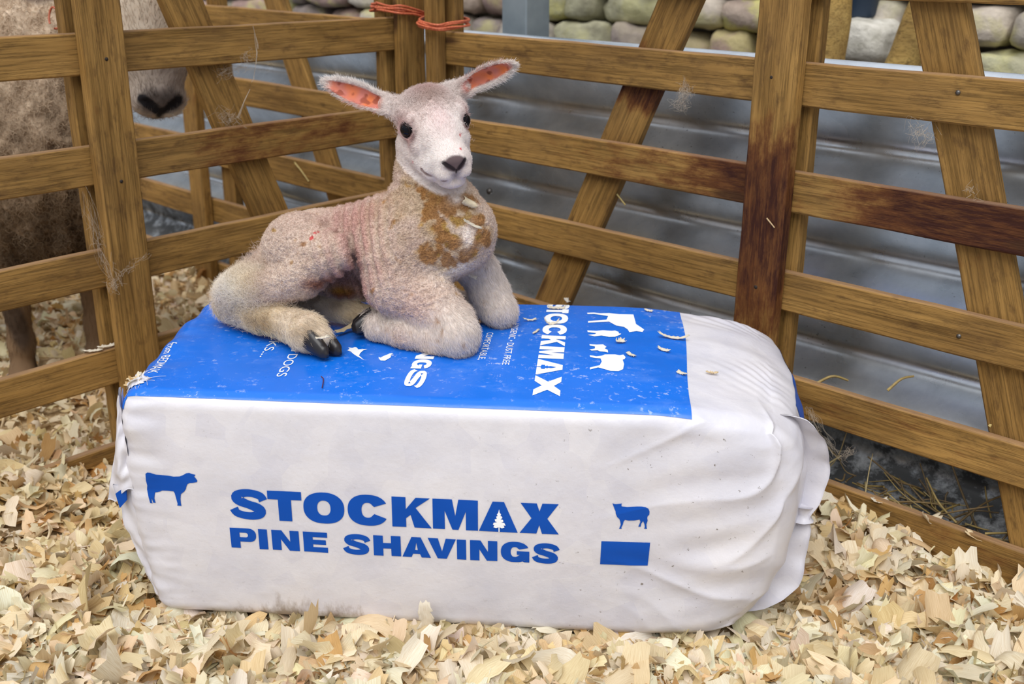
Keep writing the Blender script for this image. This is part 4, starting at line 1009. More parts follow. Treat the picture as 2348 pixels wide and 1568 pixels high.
def build_lamb():
    lo = np.array([0.0, 0.12, ZT - 0.02]); hi = np.array([0.66, 0.50, 0.915])
    B = Body(lo, hi, 0.0019)
    J = {}
    v = bpx
    # --- trunk
    rump = v(668, 598, .365); loin = v(730, 570, .350); mid = v(815, 557, .345); ribs = v(890, 548, .322); front = v(960, 538, .305); chest = v(1040, 530, .292)
    B.chain([rump, loin, mid, ribs, front, chest], [.058, .062, .060, .069, .077, .064], .022)
    B.ell(v(1080, 535, .286), (.036, .050, .054), .022)                                      # breast
    B.ell(v(985, 588, .29), (.060, .055, .045), .03)                                       # brisket
    nb = hd(0, -.055, -.030)
    B.chain([front + np.array([0.012, 0, 0.0]), v(985, 450, .318), v(972, 385, .325), nb], [.068, .055, .040, .034], .024)
    B.chain([v(1038, 520, .288), v(1032, 462, .285), v(1012, 420, .290)], [.052, .038, .028], .02)     # throat
    B.ell(v(810, 642, .350), (.085, .048, .034), .015)                                       # belly
    # --- near hind leg
    stifle = v(756, 584, .246); hock = gz(530, 700, .026)
    B.ell(v(690, 572, .290), (.066, .050, .060), .016)                                      # thigh
    B.cone(v(690, 565, .285), .052, stifle, .034, .014)
    B.chain([stifle, v(690, 634, .250), v(600, 668, .268), hock + np.array([0.004, 0.0, 0.012])], [.034, .035, .031, .027], .012)
    B.chain([hock, gz(600, 724, .027), gz(672, 747, .025), gz(706, 763, .027), gz(730, 778, .021)], [.029, .0275, .0255, .0285, .0215], .010)
    B.cone(v(545, 672, .285), .024, v(585, 650, .31), .030, .03)                            # woolly point of the hock and tail side
    B.ell(v(606, 640, .335), (.026, .030, .032), .03)                                       # tail
    # --- far hind leg
    B.ell(v(690, 560, .425), (.060, .035, .058), .03)
    B.chain([gz(672, 694, .020), gz(740, 706, .019), gz(800, 715, .018), gz(846, 722, .016)], [.0215, .019, .018, .016], .010)
    B.cone(v(690, 650, .42), .03, gz(674, 694, .02), .021, .02)
    # --- near foreleg
    knee = gz(1052, 766, .032)
    B.ell(v(925, 590, .262), (.046, .040, .066), .03)                                       # shoulder
    B.chain([v(905, 600, .258), v(912, 655, .248), v(985, 700, .232), knee], [.048, .047, .041, .033], .020)
    B.cone(v(985, 690, .236), .040, v(1040, 735, .226), .034, .015)
    B.chain([knee + np.array([-.002, -.006, -.008]), gz(1000, 778, .021), gz(930, 768, .020), gz(872, 748, .021), gz(845, 737, .019)], [.026, .021, .0195, .0225, .018], .012)
    # --- far foreleg
    knee2 = gz(1147, 712, .028)
    B.chain([v(1068, 585, .335), v(1098, 622, .345), v(1122, 668, .345), knee2], [.040, .030, .029, .0275], .018)
    B.chain([knee2, gz(1090, 702, .020), gz(1030, 688, .019), gz(990, 676, .018)], [.024, .019, .018, .017], .012)
    # --- head
    E = lambda c, r, k=.010, op='add': B.ell(hd(*c), np.array(r) * HS, k, op, HR_)
    C = lambda a, ra, b, rb, k=.010, op='add': B.cone(hd(*a), ra * HS, hd(*b), rb * HS, k, op)
    E((0, -.032, .006), (.0500, .048, .041), .018)
    C((0, -.02, .002), .042, (0, .030, -.013), .036, .014)
    C((0, .010, -.004), .036, (0, .076, -.035), .0245, .014)
    E((0, .070, -.038), (.0310, .028, .023), .010)
    for s in (1, -1):
        C((s * .030, -.030, -.036), .027, (s * .0175, .052, -.050), .0215, .014)              # jaw and cheek
        C((s * .041, -.020, .016), .0125, (s * .036, .010, .0165), .0115, .008)                # brow
        E((s * .035, .022, -.019), (.012, .020, .014), .010)                                # cheek bone
        E((s * .0435, .004, .000), (.0140, .0170, .0150), .006)                             # eye bulge
        E((s * .0135, .084, -.050), (.0145, .016, .0125), .007)                             # upper lip
    E((0, .070, -.067), (.0210, .024, .0110), .008)                                         # chin
    E((0, .095, -.031), (.0185, .0110, .0130), .006)                                        # nose pad
    E((0, .098, -.041), (.0085, .0075, .0080), .005)
    for s in (1, -1):
        C((s * .0440, .0085, .001), .0118, (s * .0600, .016, .003), .0135, .0025, 'cut')       # eye socket
        C((s * .0050, .1085, -.0390), .0022, (s * .0165, .1010, -.0295), .0026, .0015, 'cut')   # nostril
        B.chain([hd(0, .1010, -.0585), hd(s * .013, .0985, -.0605), hd(s * .0255, .084, -.0600), hd(s * .0345, .066, -.0560), hd(s * .0395, .050, -.0500)], [.0030, .0030, .0032, .0028, .0018], .0025, 'cut')
    C((0, .107, -.040), .0014, (0, .1035, -.057), .0014, .002, 'cut')
    # --- ears
    ears = []
    for base, tip, nv, wmax in ((hd(.047, -.040, .022), bpx(736, 184, .318), np.array([.25, -1.0, .10]), .0165), (hd(-.046, -.046, .030), bpx(1186, 146, .318), np.array([.05, -1.0, -.30]), .0155)):
        ax = tip - base; L = np.linalg.norm(ax); ax = ax / L; nn = nv - ax * (nv @ ax); nn /= np.linalg.norm(nn); bb = np.cross(nn, ax)
        def ear(X, base=base, ax=ax, nn=nn, bb=bb, L=L, wmax=wmax):
            q = X - base.astype(np.float32); a = (q @ ax) / L; b = q @ bb; c = q @ nn
            ac = np.clip(a, 0, 1)
            w = wmax * np.interp(ac, [0, .10, .25, .45, .62, .80, .93, 1.0], [.50, .56, .78, 1.0, .98, .72, .38, .06])
            cup = -0.010 * (1 - (np.clip(b / np.maximum(w, 1e-4), -1, 1)) ** 2) * np.sin(np.pi * np.clip(ac * 1.02, 0, 1)) ** .5 - .006 * np.sin(np.pi * ac)
            th = 0.0024 + 0.0075 * (1 - sstep(.0, .22, ac))
            d1 = np.abs(c - cup) - th; d2 = np.abs(b) - w; d3 = np.maximum(-a, a - 1) * L
            return np.maximum(np.maximum(d1 * 0.85, d2 * 0.8), d3)
        B.field([base, tip], .035, ear, .007)
        B.cone(base - ax * .012, .0165, base + ax * .016, .0125, .012)
        ears.append((base, ax, nn, bb, L, wmax))
    # flat underside where it lies on the bale
    i0 = int((ZT - lo[2]) / B.h); zz = B.ax[2]
    B.D = np.maximum(B.D, (ZT - 0.0005 - zz)[None, None, :].astype(np.float32))
    V, F = B.mesh(); V, F = biggest(V, F); V = relax(V, F, 2, 0.5)
    N = vnormals(V, F)
    # ---------------- regions in 3-D
    q = (V - HC) @ HR_ / HS                              # head coordinates
    def near(p, r): return np.exp(-(np.linalg.norm((V - p) / r, axis=1)) ** 2)
    def nearp(p, r):                                      # by a pixel of the photo: the surface point first met there
        return near(surf(*p), r)
    Pw = b2w(V); dz = (Pw - CAM_LOC) @ _fw; sx = IW / 2 + FPX * ((Pw - CAM_LOC) @ _rt) / dz; sy = IH / 2 - FPX * ((Pw - CAM_LOC) @ _up) / dz
    def surf(px, py):
        m = np.hypot(sx - px, sy - py); c = np.where(m < max(4.0, m.min() + 1.0))[0]; return V[c[dz[c].argmin()]]
    hdm = np.full(len(V), 9.0)
    for a, b, ra in (((0, -.035, .012), (0, .03, -.012), .062), ((0, .03, -.012), (0, .085, -.042), .050), ((.022, -.02, -.036), (.012, .06, -.052), .040), ((-.022, -.02, -.036), (-.012, .06, -.052), .040), ((.05, -.045, .025), (.09, -.06, .04), .05), ((-.05, -.045, .025), (-.09, -.06, .04), .05)):
        a, b = np.array(a), np.array(b); t = np.clip(((q - a) @ (b - a)) / ((b - a) @ (b - a)), 0, 1); hdm = np.minimum(hdm, np.linalg.norm(q - a - t[:, None] * (b - a), axis=1) / ra)
    head = sstep(1.12, .98, hdm)
    zrel = V[:, 2] - ZT
    def alongs(P, R):
        d = np.full(len(V), 9.0)
        for a, b, r in zip(P[:-1], P[1:], R):
            ba = b - a; t = np.clip(((V - a) @ ba) / (ba @ ba), 0, 1); d = np.minimum(d, np.linalg.norm(V - a - t[:, None] * ba, axis=1) / r)
        return d
    hl = sstep(1.30, 1.0, alongs([hock + np.array([0, 0, .01]), gz(600, 726, .025), gz(735, 783, .02)], [.034, .033]))
    hl = np.maximum(hl, sstep(1.5, .9, alongs([hock + np.array([0, 0, .02]), v(590, 660, .275)], [.034])))
    hl2 = sstep(1.35, 1.0, alongs([gz(672, 694, .02), gz(846, 722, .016)], [.026]))
    fl = sstep(1.5, 0.9, alongs([knee, gz(845, 737, .019)], [.034])); fl = np.maximum(fl, sstep(1.0, .4, np.linalg.norm(V - knee, axis=1) / .075))
    fl2 = sstep(1.7, .8, alongs([v(1105, 640, .345), knee2, gz(990, 676, .018)], [.045, .036]))
    legs = np.clip(hl + hl2 + fl + fl2, 0, 1)
    earm = np.zeros(len(V)); inner = np.zeros(len(V)); eara = np.zeros(len(V)); eedge = np.zeros(len(V))
    for base, ax, nn, bb, L, wmax in ears:
        d = V - base; a = (d @ ax) / L; b = d @ bb; c = d @ nn; w = wmax * np.interp(np.clip(a, 0, 1), [0, .10, .25, .45, .62, .80, .93, 1.0], [.50, .56, .78, 1.0, .98, .72, .38, .06])
        m = (a > .02) & (a < 1.1) & (np.abs(b) < wmax * 1.3) & (np.abs(c) < .03); earm = np.maximum(earm, m * sstep(.05, .16, a))
        facing = sstep(.15, .55, N @ nn)
        inn = m * facing * sstep(.95, .72, np.abs(b - .002) / np.maximum(w, 1e-4)) * sstep(.13, .24, a) * sstep(.94, .84, a); inner = np.maximum(inner, inn)
        eara = np.where(m, a, eara); eedge = np.where(m, np.abs(b) / np.maximum(w, 1e-4), eedge)
    wool = np.clip(1 - head - legs - earm, 0, 1)
    # ---------------- skin folds of the flank and woolly surface
    fold = np.clip(1.25 * near(v(830, 590, .285), (.062, .10, .10)), 0, 1) * wool
    sfold = V[:, 0] * 1.0 + V[:, 2] * 0.28
    V = V + N * (fold * 0.0046 * np.sin(sfold * 330 + 2.2 * noise(V * 22, 3)))[:, None]
    f2 = near(v(985, 640, .235), (.05, .07, .04)) * wool; V = V + N * (f2 * 0.0010 * np.sin((V[:, 2] * 1.0 - V[:, 0] * .45) * 480 + 6 * noise(V * 18, 4)) * sstep(-.3, .5, noise(V * 20, 44)))[:, None]
    f3 = near(v(975, 415, .30), (.06, .06, .03)) * wool; V = V + N * (f3 * 0.0014 * np.sin(V[:, 2] * 420 + 3 * noise(V * 25, 6)))[:, None]
    V = V + N * (wool * (0.0014 * noise(V * 230, 7) + 0.0014 * noise(V * 120, 9)))[:, None]
    V = V + N * ((1 - wool) * (1 - inner) * 0.0005 * noise(V * 120, 8))[:, None]
    V[:, 2] = np.maximum(V[:, 2], ZT - .0005)
    N = vnormals(V, F)
    # ---------------- colours
    nz = noise(V * 38, 12); nf = noise(V * 130, 14); nb_ = noise(V * 16, 13)
    def blend(c, col, m): return c * (1 - m[:, None]) + np.asarray(col) * m[:, None]
    c = np.tile(np.array([0.655, 0.525, 0.435]), (len(V), 1))
    c = blend(c, (0.44, 0.30, 0.25), np.clip(.30 + .8 * nb_, 0, 1) * .5)
    c = blend(c, (0.42, 0.31, 0.17), np.clip(near(v(930, 470, .29), (.10, .1, .08)) * (.4 + nz), 0, .6))
    pink = np.clip(fold * (0.35 + 0.6 * nz + .3 * np.sin(sfold * 330 + 2.2 * noise(V * 22, 3))), 0, .65); c = blend(c, (0.50, 0.25, 0.23), pink)
    c = blend(c, (0.58, 0.36, 0.33), np.clip(near(surf(800, 480), (.07, .06, .05)) * .35 + near(surf(950, 720), (.06, .05, .05)) * .35, 0, .7))
    c = blend(c, (0.70, 0.62, 0.56), legs * .92)
    c = blend(c, (0.84, 0.78, 0.74), np.clip(near(surf(1040, 615), (.03, .05, .02)), 0, .9))
    cream = np.clip(hl + hl2, 0, 1); c = blend(c, (0.80, 0.645, 0.40), cream * np.clip(.55 + .5 * nb_, 0, 1))
    c = blend(c, (0.36, 0.24, 0.13), cream * np.clip(near(surf(590, 740), (.035, .03, .012)) * 1.0 + near(surf(700, 760), (.014, .02, .016)) * .7 + sstep(.25, .8, nz) * .35, 0, .7))
    c = blend(c, (0.85, 0.80, 0.73), np.clip(near(v(545, 660, .28), (.045, .06, .022)), 0, .9))
    # face
    face = np.tile(np.array([0.70, 0.60, 0.56]), (len(V), 1))
    face = blend(face, (0.80, 0.745, 0.71), np.clip(.5 + .6 * nb_, 0, 1) * .8)
    ax_ = np.abs(q[:, 0])
    g = lambda cx, cy, cz, rx, ry, rz, two=True: np.exp(-(((ax_ if two else q[:, 0]) - cx) / rx) ** 2 - ((q[:, 1] - cy) / ry) ** 2 - ((q[:, 2] - cz) / rz) ** 2)
    face = blend(face, (0.52, 0.335, 0.31), np.clip(g(0, -.030, .042, .026, .030, .020, False) * .95 + g(.050, .004, .004, .016, .024, .019) * 1.3, 0, .9))
    face = blend(face, (0.62, 0.43, 0.42), g(0, .035, .004, .018, .030, .03, False) * .8)
    face = blend(face, (0.46, 0.33, 0.27), np.clip(g(0, -.012, .034, .018, .018, .018, False) * .9, 0, 1))
    face = blend(face, (0.10, 0.055, 0.055), np.clip(g(.040, .027, -.008, .010, .009, .009) * 1.2, 0, .95))
    face = blend(face, (0.50, 0.30, 0.28), g(.044, .016, -.014, .012, .014, .012) * .9)
    face = blend(face, (0.62, 0.49, 0.42), g(.040, -.045, -.030, .02, .035, .03) * .6)
    nose = sstep(.40, .62, np.exp(-((q[:, 0]) / .0205) ** 2 - ((q[:, 1] - .103) / .020) ** 2 - ((q[:, 2] + .032) / .0145) ** 2))
    face = blend(face, (0.100, 0.066, 0.070), np.clip(nose, 0, .97))
    lipd = g(0, .102, -.050, .006, .010, .012, False) ; face = blend(face, (0.12, 0.08, 0.08), np.clip(lipd * .6, 0, 1))
    crease = np.full(len(V), 9.0); ncr = np.full(len(V), 9.0)
    def segd(P):
        d = np.full(len(V), 9.0)
        for a, b in zip(P[:-1], P[1:]):
            ba = b - a; t = np.clip(((V - a) @ ba) / (ba @ ba), 0, 1); d = np.minimum(d, np.linalg.norm(V - a - t[:, None] * ba, axis=1))
        return d
    for s in (1, -1):
        crease = np.minimum(crease, segd([hd(0, .1010, -.0585), hd(s * .013, .0985, -.0605), hd(s * .0255, .084, -.0600), hd(s * .0345, .066, -.0560), hd(s * .0395, .050, -.0500)]))
        ncr = np.minimum(ncr, segd([hd(s * .0040, .1075, -.0395), hd(s * .0165, .1000, -.0295)]))
    ncr = np.minimum(ncr, segd([hd(0, .1065, -.041), hd(0, .103, -.056)]) * 1.7)
    face = blend(face, (0.20, 0.12, 0.11), sstep(.0046, .0026, crease) * .85); face = blend(face, (0.020, 0.014, 0.016), sstep(.0044, .0026, ncr) * .95)
    c = blend(c, 0, head) + face * head[:, None]
    for s in (1, -1):
        c = blend(c, (0.050, 0.034, 0.036), sstep(.0135, .0115, np.linalg.norm(V - hd(s * .047, .010, .001), axis=1)) * .9)
    c = blend(c, (0.80, 0.74, 0.70), earm * .93); c = blend(c, (0.70, 0.56, 0.51), earm * sstep(.34, .12, eara) * .5)
    en = noise(V * 75, 22)
    ic = blend(np.tile(np.array([0.56, 0.20, 0.16]), (len(V), 1)), (0.70, 0.20, 0.075), np.clip(.35 + 1.0 * en, 0, 1)); ic = blend(ic, (0.30, 0.075, 0.045), sstep(.30, .55, noise(V * 110, 23)) * .85)
    c = c * (1 - inner[:, None]) + ic * inner[:, None]
    # yellow-brown birth stains on throat and breast, red marks, dark belly
    st = np.zeros(len(V))
    for px, py, r in ((1000, 452, .020), (1030, 480, .018), (975, 440, .014), (1068, 470, .018), (1060, 505, .014), (1000, 520, .016), (1045, 560, .018), (990, 585, .022), (1030, 600, .018), (1070, 585, .018), (1015, 545, .014), (1110, 545, .018), (1095, 505, .014), (985, 490, .016)):
        st = np.maximum(st, near(surf(px, py), (r, r * 1.5, r * .85)))
    stm = sstep(.30, .62, st + .42 * noise(V * 55, 61) + .30 * nf + .12 * noise(V * 300, 62)) * (1 - head)
    halo = sstep(.12, .50, st + .25 * noise(V * 40, 63) + .12 * nf) * (1 - head); c = blend(c, (0.47, 0.31, 0.13), halo * .5)
    pale = np.maximum(near(surf(1050, 455), (.012, .02, .008)), near(surf(1075, 540), (.010, .02, .024)))
    c = blend(c, (0.86, 0.76, 0.68), np.clip(pale * 1.1, 0, .9))
    c = blend(c, np.array([0.30, 0.125, 0.022]), stm * .78 * (1 - .8 * pale)); c = blend(c, (0.40, 0.27, 0.05), sstep(.2, .7, noise(V * 60, 31)) * stm * .5)
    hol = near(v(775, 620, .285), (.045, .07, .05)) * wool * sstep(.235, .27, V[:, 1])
    c = blend(c, (0.30, 0.155, 0.125), np.clip(hol * (1.0 + .5 * nz), 0, .8))  # flank hollow: reddish coat, painted darker to stand in for shade behind the thigh
    bd = np.maximum(near(surf(800, 676), (.05, .05, .010)), near(surf(735, 655), (.03, .04, .016))) * wool
    c = blend(c, (0.22, 0.065, 0.025), np.clip(bd * (0.9 + .7 * nz), 0, .9))
    c = blend(c, (0.42, 0.20, 0.02), np.clip(near(surf(775, 668), (.022, .03, .008)) * .8, 0, .8))
    red = np.zeros(len(V))
    for px, py, r in ((711, 543, .0045), (722, 532, .0035), (730, 527, .003), (1058, 308, .0035), (943, 372, .003), (1060, 340, .003)): red = np.maximum(red, near(surf(px, py), r))
    c = blend(c, (0.55, 0.02, 0.03), sstep(.35, .7, red + .2 * nf) * .85)
    c = np.clip(c * (1 + 0.06 * nf[:, None]), 0.004, .95)
    body = mesh('lamb', V, F, M_HIDE, None, True, attrs={'wool': wool}, cols={'tint': c})
    body.matrix_world = BALE.matrix_world.copy()
    tag(body, 'newborn white lamb with stained chest lying on the bale of shavings', 'lamb')
    # ---------------- hair
    rng = np.random.default_rng(12)
    tint = lambda qd, W, k=0.0: np.clip(lerp(c, qd, W) * (1 + rng.normal(0, .10, (len(qd), 1))) * (1 + k), 0.004, .97)
    clear = (1 - inner) * (1 - np.clip(nose * head, 0, 1)) * sstep(.0120, .0150, np.minimum(np.linalg.norm(V - hd(.048, .0105, .001), axis=1), np.linalg.norm(V - hd(-.048, .0105, .001), axis=1))) * (1 - sstep(.0055, .0035, crease) * head)
    for px, py, rr in ((752, 797, .021), (822, 744, .020)): clear = clear * sstep(rr * .9, rr * 1.15, np.linalg.norm(V - gz(px, py, .014), axis=1))
    Ps, Rs, Cs = [], [], []
    def coat(n, weight, length, flowfn, **kw):
        qd, W = sample(V, F, n, rng, weight * clear); r = lerp(V, qd, W); nn = lerp(N, qd, W); fl = flowfn(r, nn)
        fl = fl - nn * (fl * nn).sum(1, keepdims=True)
        P = strands(r - nn * .0004, nn, fl, length * rng.uniform(.6, 1.25, n), rng, **kw); P[..., 2] = np.maximum(P[..., 2], ZT + .0006)
        Ps.append(P); Rs.append(np.full(n, kw.pop('rad', .00022))); Cs.append(tint(qd, W, .04))
    coat(70000, wool * (1 - head), .0034, lambda r, n: rng.normal(0, .55, r.shape), lift=.75, curl=.42, curl_f=1.6, jit=.4)
    fwd = HR_[:, 1]
    muz = np.exp(-((q[:, 1] - .095) / .055) ** 2)
    coat(20000, head * (1 - earm) * muz, .0022, lambda r, n: -fwd * .9 + (r - hd(0, .06, -.02)) * 5 + rng.normal(0, .12, r.shape), lift=.30, jit=.12)
    coat(30000, head * (1 - earm) * (1 - muz), .0042, lambda r, n: -fwd * .9 + (r - hd(0, .06, -.02)) * 5 + rng.normal(0, .12, r.shape), lift=.32, jit=.12)
    coat(9000, head * (1 - earm) * g(0, -.035, .04, .05, .04, .03, False), .0085, lambda r, n: rng.normal(0, .5, r.shape), lift=.8, curl=.3, jit=.4)
    coat(30000, np.clip(hl + hl2, 0, 1), .0105, lambda r, n: np.tile(np.array([.75, -.45, -.35]), (len(r), 1)) + rng.normal(0, .22, r.shape), lift=.30, curl=.12, curl_f=.8, jit=.18)
    coat(9000, near(v(545, 655, .285), (.05, .06, .03)), .016, lambda r, n: np.array([-.5, 0, .3]) + rng.normal(0, .5, r.shape), lift=.8, curl=.25, curl_f=.8, jit=.4)
    coat(34000, np.clip(fl + fl2, 0, 1) * (1 - hl2), .0080, lambda r, n: np.tile(np.array([.35, -.30, -.55]), (len(r), 1)) + rng.normal(0, .16, r.shape), lift=.34, jit=.14)
    for base, ax, nn_, bb, L, wmax in ears:
        sel = earm * ((np.abs((V - base) @ nn_) < .03) & ((V - base) @ ax > 0) & (np.linalg.norm(V - base, axis=1) < L * 1.15))
        coat(15000, sel, .0037, lambda r, n: ax * .9 + rng.normal(0, .15, r.shape), lift=.30, jit=.15)
        coat(5000, sel * sstep(.80, .97, eedge), .0075, lambda r, n: ax * .8 + np.sign((r - base) @ bb)[:, None] * bb * .7 + rng.normal(0, .2, r.shape), lift=.35, jit=.2)
    hair('fleece', np.vstack(Ps), np.concatenate(Rs), np.vstack(Cs), M_FUR, body)
    # ---------------- eyes, with lids
    th = np.linspace(0, 2 * np.pi, 33)[:-1]; ph = np.linspace(0.001, np.pi - .001, 20); A, Bp = np.meshgrid(th, ph, indexing='ij')
    S = np.stack([np.cos(A) * np.sin(Bp), np.sin(A) * np.sin(Bp), np.cos(Bp)], -1).reshape(-1, 3)
    for s in (1, -1):
        ce = hd(s * .0425, .0065, .0010)
        mesh('eye', ce + HS * (S * np.array([.0126, .0128, .0120])) @ HR_.T, grid_faces(32, 20, wrap_u=True), M_EYE, body)
        t = np.linspace(0, 2 * np.pi, 60)
        rim = np.array([hd(s * (.0485 - .0035 * math.cos(x) - .0012 * math.cos(2 * x)), .0105 + .0100 * math.cos(x), .0012 + .0088 * math.sin(x)) for x in t])
        vv, ff = tube(rim, .0011, 8, cap=False); mesh('eyelid', vv, ff, M_LID, body)
    # ---------------- hooves: two horn claws each
    def hoof(name, root, tip, up, side, h, w, sole=True):
        root, tip = np.asarray(root, float), np.asarray(tip, float); ax = tip - root; L = np.linalg.norm(ax); ax /= L; up = up - ax * (up @ ax); up /= np.linalg.norm(up); sd = np.cross(ax, up)
        o = link(name, None, body)
        for s in (1, -1):
            n, m = 22, 18; t = np.linspace(0, 1, n)[:, None]; a = np.linspace(0, 2 * np.pi, m, endpoint=False)[None]
            hh = h * (1 - .55 * t ** 1.6) * (1 - .5 * sstep(.85, 1.0, t)); ww = w * (1 - .45 * t ** 2) * (1 - .6 * sstep(.85, 1.0, t))
            ca, sa = np.cos(a), np.sin(a); z = np.where(sa < 0, np.maximum(sa, -.45), sa) * hh; y = np.sign(ca) * np.abs(ca) ** .8 * ww
            P = root + ax * (t * L)[..., None] + sd * (y + s * w * .98 + s * .0012 * t)[..., None] + up * (z - .25 * h * t)[..., None]
            P = P.reshape(-1, 3); P = np.vstack([P, P[:m].mean(0), P[-m:].mean(0)]); f = grid_faces(n, m, wrap_v=True).tolist()
            f += [(k, (k + 1) % m, n * m) for k in range(m)] + [((n - 1) * m + (k + 1) % m, (n - 1) * m + k, n * m + 1) for k in range(m)]
            mi = [1 if (np.mean(P[list(x), :] @ up) < (root @ up) - .42 * h and False) else 0 for x in f]
            P[:, 2] = np.maximum(P[:, 2], ZT + .0003)
            mesh('claw', P, f, [M_HORN, M_HORN2], o, True, matidx=mi)
        return o
    hoof('hoof', gz(716, 773, .022), gz(768, 808, .009), np.array([.1, .1, 1.0]), None, .0225, .0130)
    hoof('hoof', gz(856, 738, .020), gz(806, 748, .015), np.array([-.5, 0, .8]), None, .0240, .0115)
    hoof('hoof', gz(846, 722, .014), gz(884, 730, .010), np.array([.1, .1, 1.0]), None, .0160, .0090)
    hoof('hoof', gz(990, 676, .016), gz(955, 668, .012), np.array([-.3, .1, .9]), None, .0170, .0090)
    return body
LAMB = build_lamb()

# ------------------------------------------------------------------ the ewe in the neighbouring pen
M_EWE = mat_hide('ewe_coat', 90, 0.8)
def build_ewe():
    B = Body((-2.15, 2.05, -0.02), (-0.62, 2.92, 1.22), 0.0062)
    A = lambda *p: np.array(p, float)
    # barrel, chest, neck
    B.chain([A(-1.90, 2.62, .60), A(-1.55, 2.58, .58), A(-1.15, 2.50, .57)], [.22, .235, .205], .06)
    B.ell(A(-1.04, 2.43, .60), A(.15, .15, .20), .07)
    B.chain([A(-1.13, 2.49, .70), A(-.99, 2.48, .85), A(-.84, 2.47, .94)], [.19, .140, .095], .06)
    B.ell(A(-1.04, 2.44, .465), A(.14, .15, .15), .06)
    # head: poll to nose
    po, no = A(-.800, 2.425, .950), A(-.746, 2.290, .688)
    ax = no - po; L = np.linalg.norm(ax); ax = ax / L; lat = A(-.86, -.50, 0); lat = lat - ax * (lat @ ax); lat /= np.linalg.norm(lat); dor = np.cross(lat, ax)
    H = lambda x, y, z: po + lat * x + ax * y + dor * z          # x sideways, y towards the nose, z towards the bridge
    B.chain([H(0, .0, .0), H(0, .09, .01), H(0, .20, .004), H(0, .275, -.004)], [.088, .083, .064, .054], .03)
    B.chain([H(0, .06, -.05), H(0, .22, -.040), H(0, .272, -.040)], [.055, .040, .034], .025)
    MC = H(0, .275, -.004); RM = .056
    def mz(sx_, a): a = math.radians(a); return MC + lat * sx_ + math.sqrt(max(RM ** 2 - sx_ ** 2, 1e-6)) * (ax * math.cos(a) + dor * math.sin(a))   # on the rounded end of the muzzle
    ears = []
    for s in (1, -1):
        B.ell(H(s * .058, .085, .03), (.03, .03, .03), .03)
        B.ell(MC + lat * s * .026 + ax * .020 + dor * .006, (.030, .030, .030), .015)
        B.chain([mz(s * .006, 22), mz(s * .020, 38), mz(s * .034, 48)], [.0045, .0075, .005], .004, 'cut')
        B.chain([mz(0, -18), mz(s * .024, -20), mz(s * .044, -32)], [.005, .005, .004], .005, 'cut')
        ea, eb = H(s * .065, .010, .012), H(s * .19, .02, -.03); e_ax = (eb - ea) / np.linalg.norm(eb - ea); ears.append((ea, eb))
        en = np.cross(e_ax, ax); en /= np.linalg.norm(en); M = np.stack([e_ax, np.cross(en, e_ax), en], 1)
        B.ell((ea + eb) / 2, (np.linalg.norm(eb - ea) * .56, .035, .011), .015, M=M)
    B.chain([mz(0, 24), mz(0, 5), mz(0, -18)], [.004, .0035, .004], .004, 'cut')
    # legs
    for (x, y, hx) in ((-1.165, 2.385, -1.170), (-1.035, 2.52, -1.040)):
        B.chain([A(x + .02, y, .42), A(x + .005, y, .27), A(x - .004, y + .012, .11), A(hx, y + .004, .035)], [.062, .036, .025, .030], .03)
        B.cone(A(hx, y - .002, .035), .031, A(hx + .005, y - .012, .012), .036, .015)
    for (x, y) in ((-1.86, 2.50), (-1.80, 2.72)):
        B.chain([A(x + .02, y, .50), A(x + .06, y, .36), A(x - .05, y, .28), A(x - .03, y, .10), A(x, y, .02)], [.11, .065, .038, .026, .034], .03)
    V, F = B.mesh(); V, F = biggest(V, F); V = relax(V, F, 2, .5); N = vnormals(V, F)
    d = V - po; hx, hy, hz = d @ lat, d @ ax, d @ dor
    t = np.clip(hy, 0, .29); hd_ = np.linalg.norm(d - ax * t[:, None], axis=1)
    head = sstep(.03, .085, hy) * sstep(.15, .11, hd_)
    ear = np.zeros(len(V))
    for ea, eb in ears:
        ba = eb - ea; tt = np.clip(((V - ea) @ ba) / (ba @ ba), 0, 1.1); ear = np.maximum(ear, sstep(.050, .040, np.linalg.norm(V - ea - tt[:, None] * ba, axis=1)) * sstep(.12, .30, tt))
    head = np.maximum(head, ear)
    def sg(P, R):
        d = np.full(len(V), 9.0)
        for a, b, q in zip(P[:-1], P[1:], R):
            ba = b - a; tt = np.clip(((V - a) @ ba) / (ba @ ba), 0, 1); d = np.minimum(d, np.linalg.norm(V - a - tt[:, None] * ba, axis=1) / q)
        return d
    leg = sstep(.34, .27, V[:, 2])
    wool = np.clip(1 - head - leg, 0, 1)
    p = V * A(1, 1, .75)
    lock = 0.020 * (1 - np.abs(noise(p * 17, 3))) + 0.016 * (1 - np.abs(noise(p * 31 + 3, 4))) + 0.010 * noise(p * 58, 5) - .022
    V = V + N * (wool * lock)[:, None]; V[:, 2] -= wool * 0.012 * np.abs(noise(p * 24, 9)); V = V + N * ((1 - wool) * .0012 * noise(V * 70, 6))[:, None]
    N = vnormals(V, F)
    nz = noise(V * 14, 7); nf = noise(V * 45, 8)
    def blend(c, col, m): return c * (1 - m[:, None]) + np.asarray(col) * m[:, None]
    c = np.tile(A(.60, .475, .35), (len(V), 1))
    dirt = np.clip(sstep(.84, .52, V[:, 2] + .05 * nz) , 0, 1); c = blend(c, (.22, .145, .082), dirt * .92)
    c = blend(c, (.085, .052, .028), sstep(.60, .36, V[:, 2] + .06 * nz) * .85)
    c = blend(c, (.46, .36, .26), wool * np.clip(nf, 0, 1) * .35)
    fc = np.tile(A(.62, .52, .41), (len(V), 1)); fc = blend(fc, (.36, .30, .265), sstep(.15, .24, hy) * (.7 + .2 * nz))
    fc = blend(fc, (.50, .46, .44), sstep(.25, .30, hy) * sstep(.0, -.03, hz) * .7)
    nose = np.zeros(len(V))
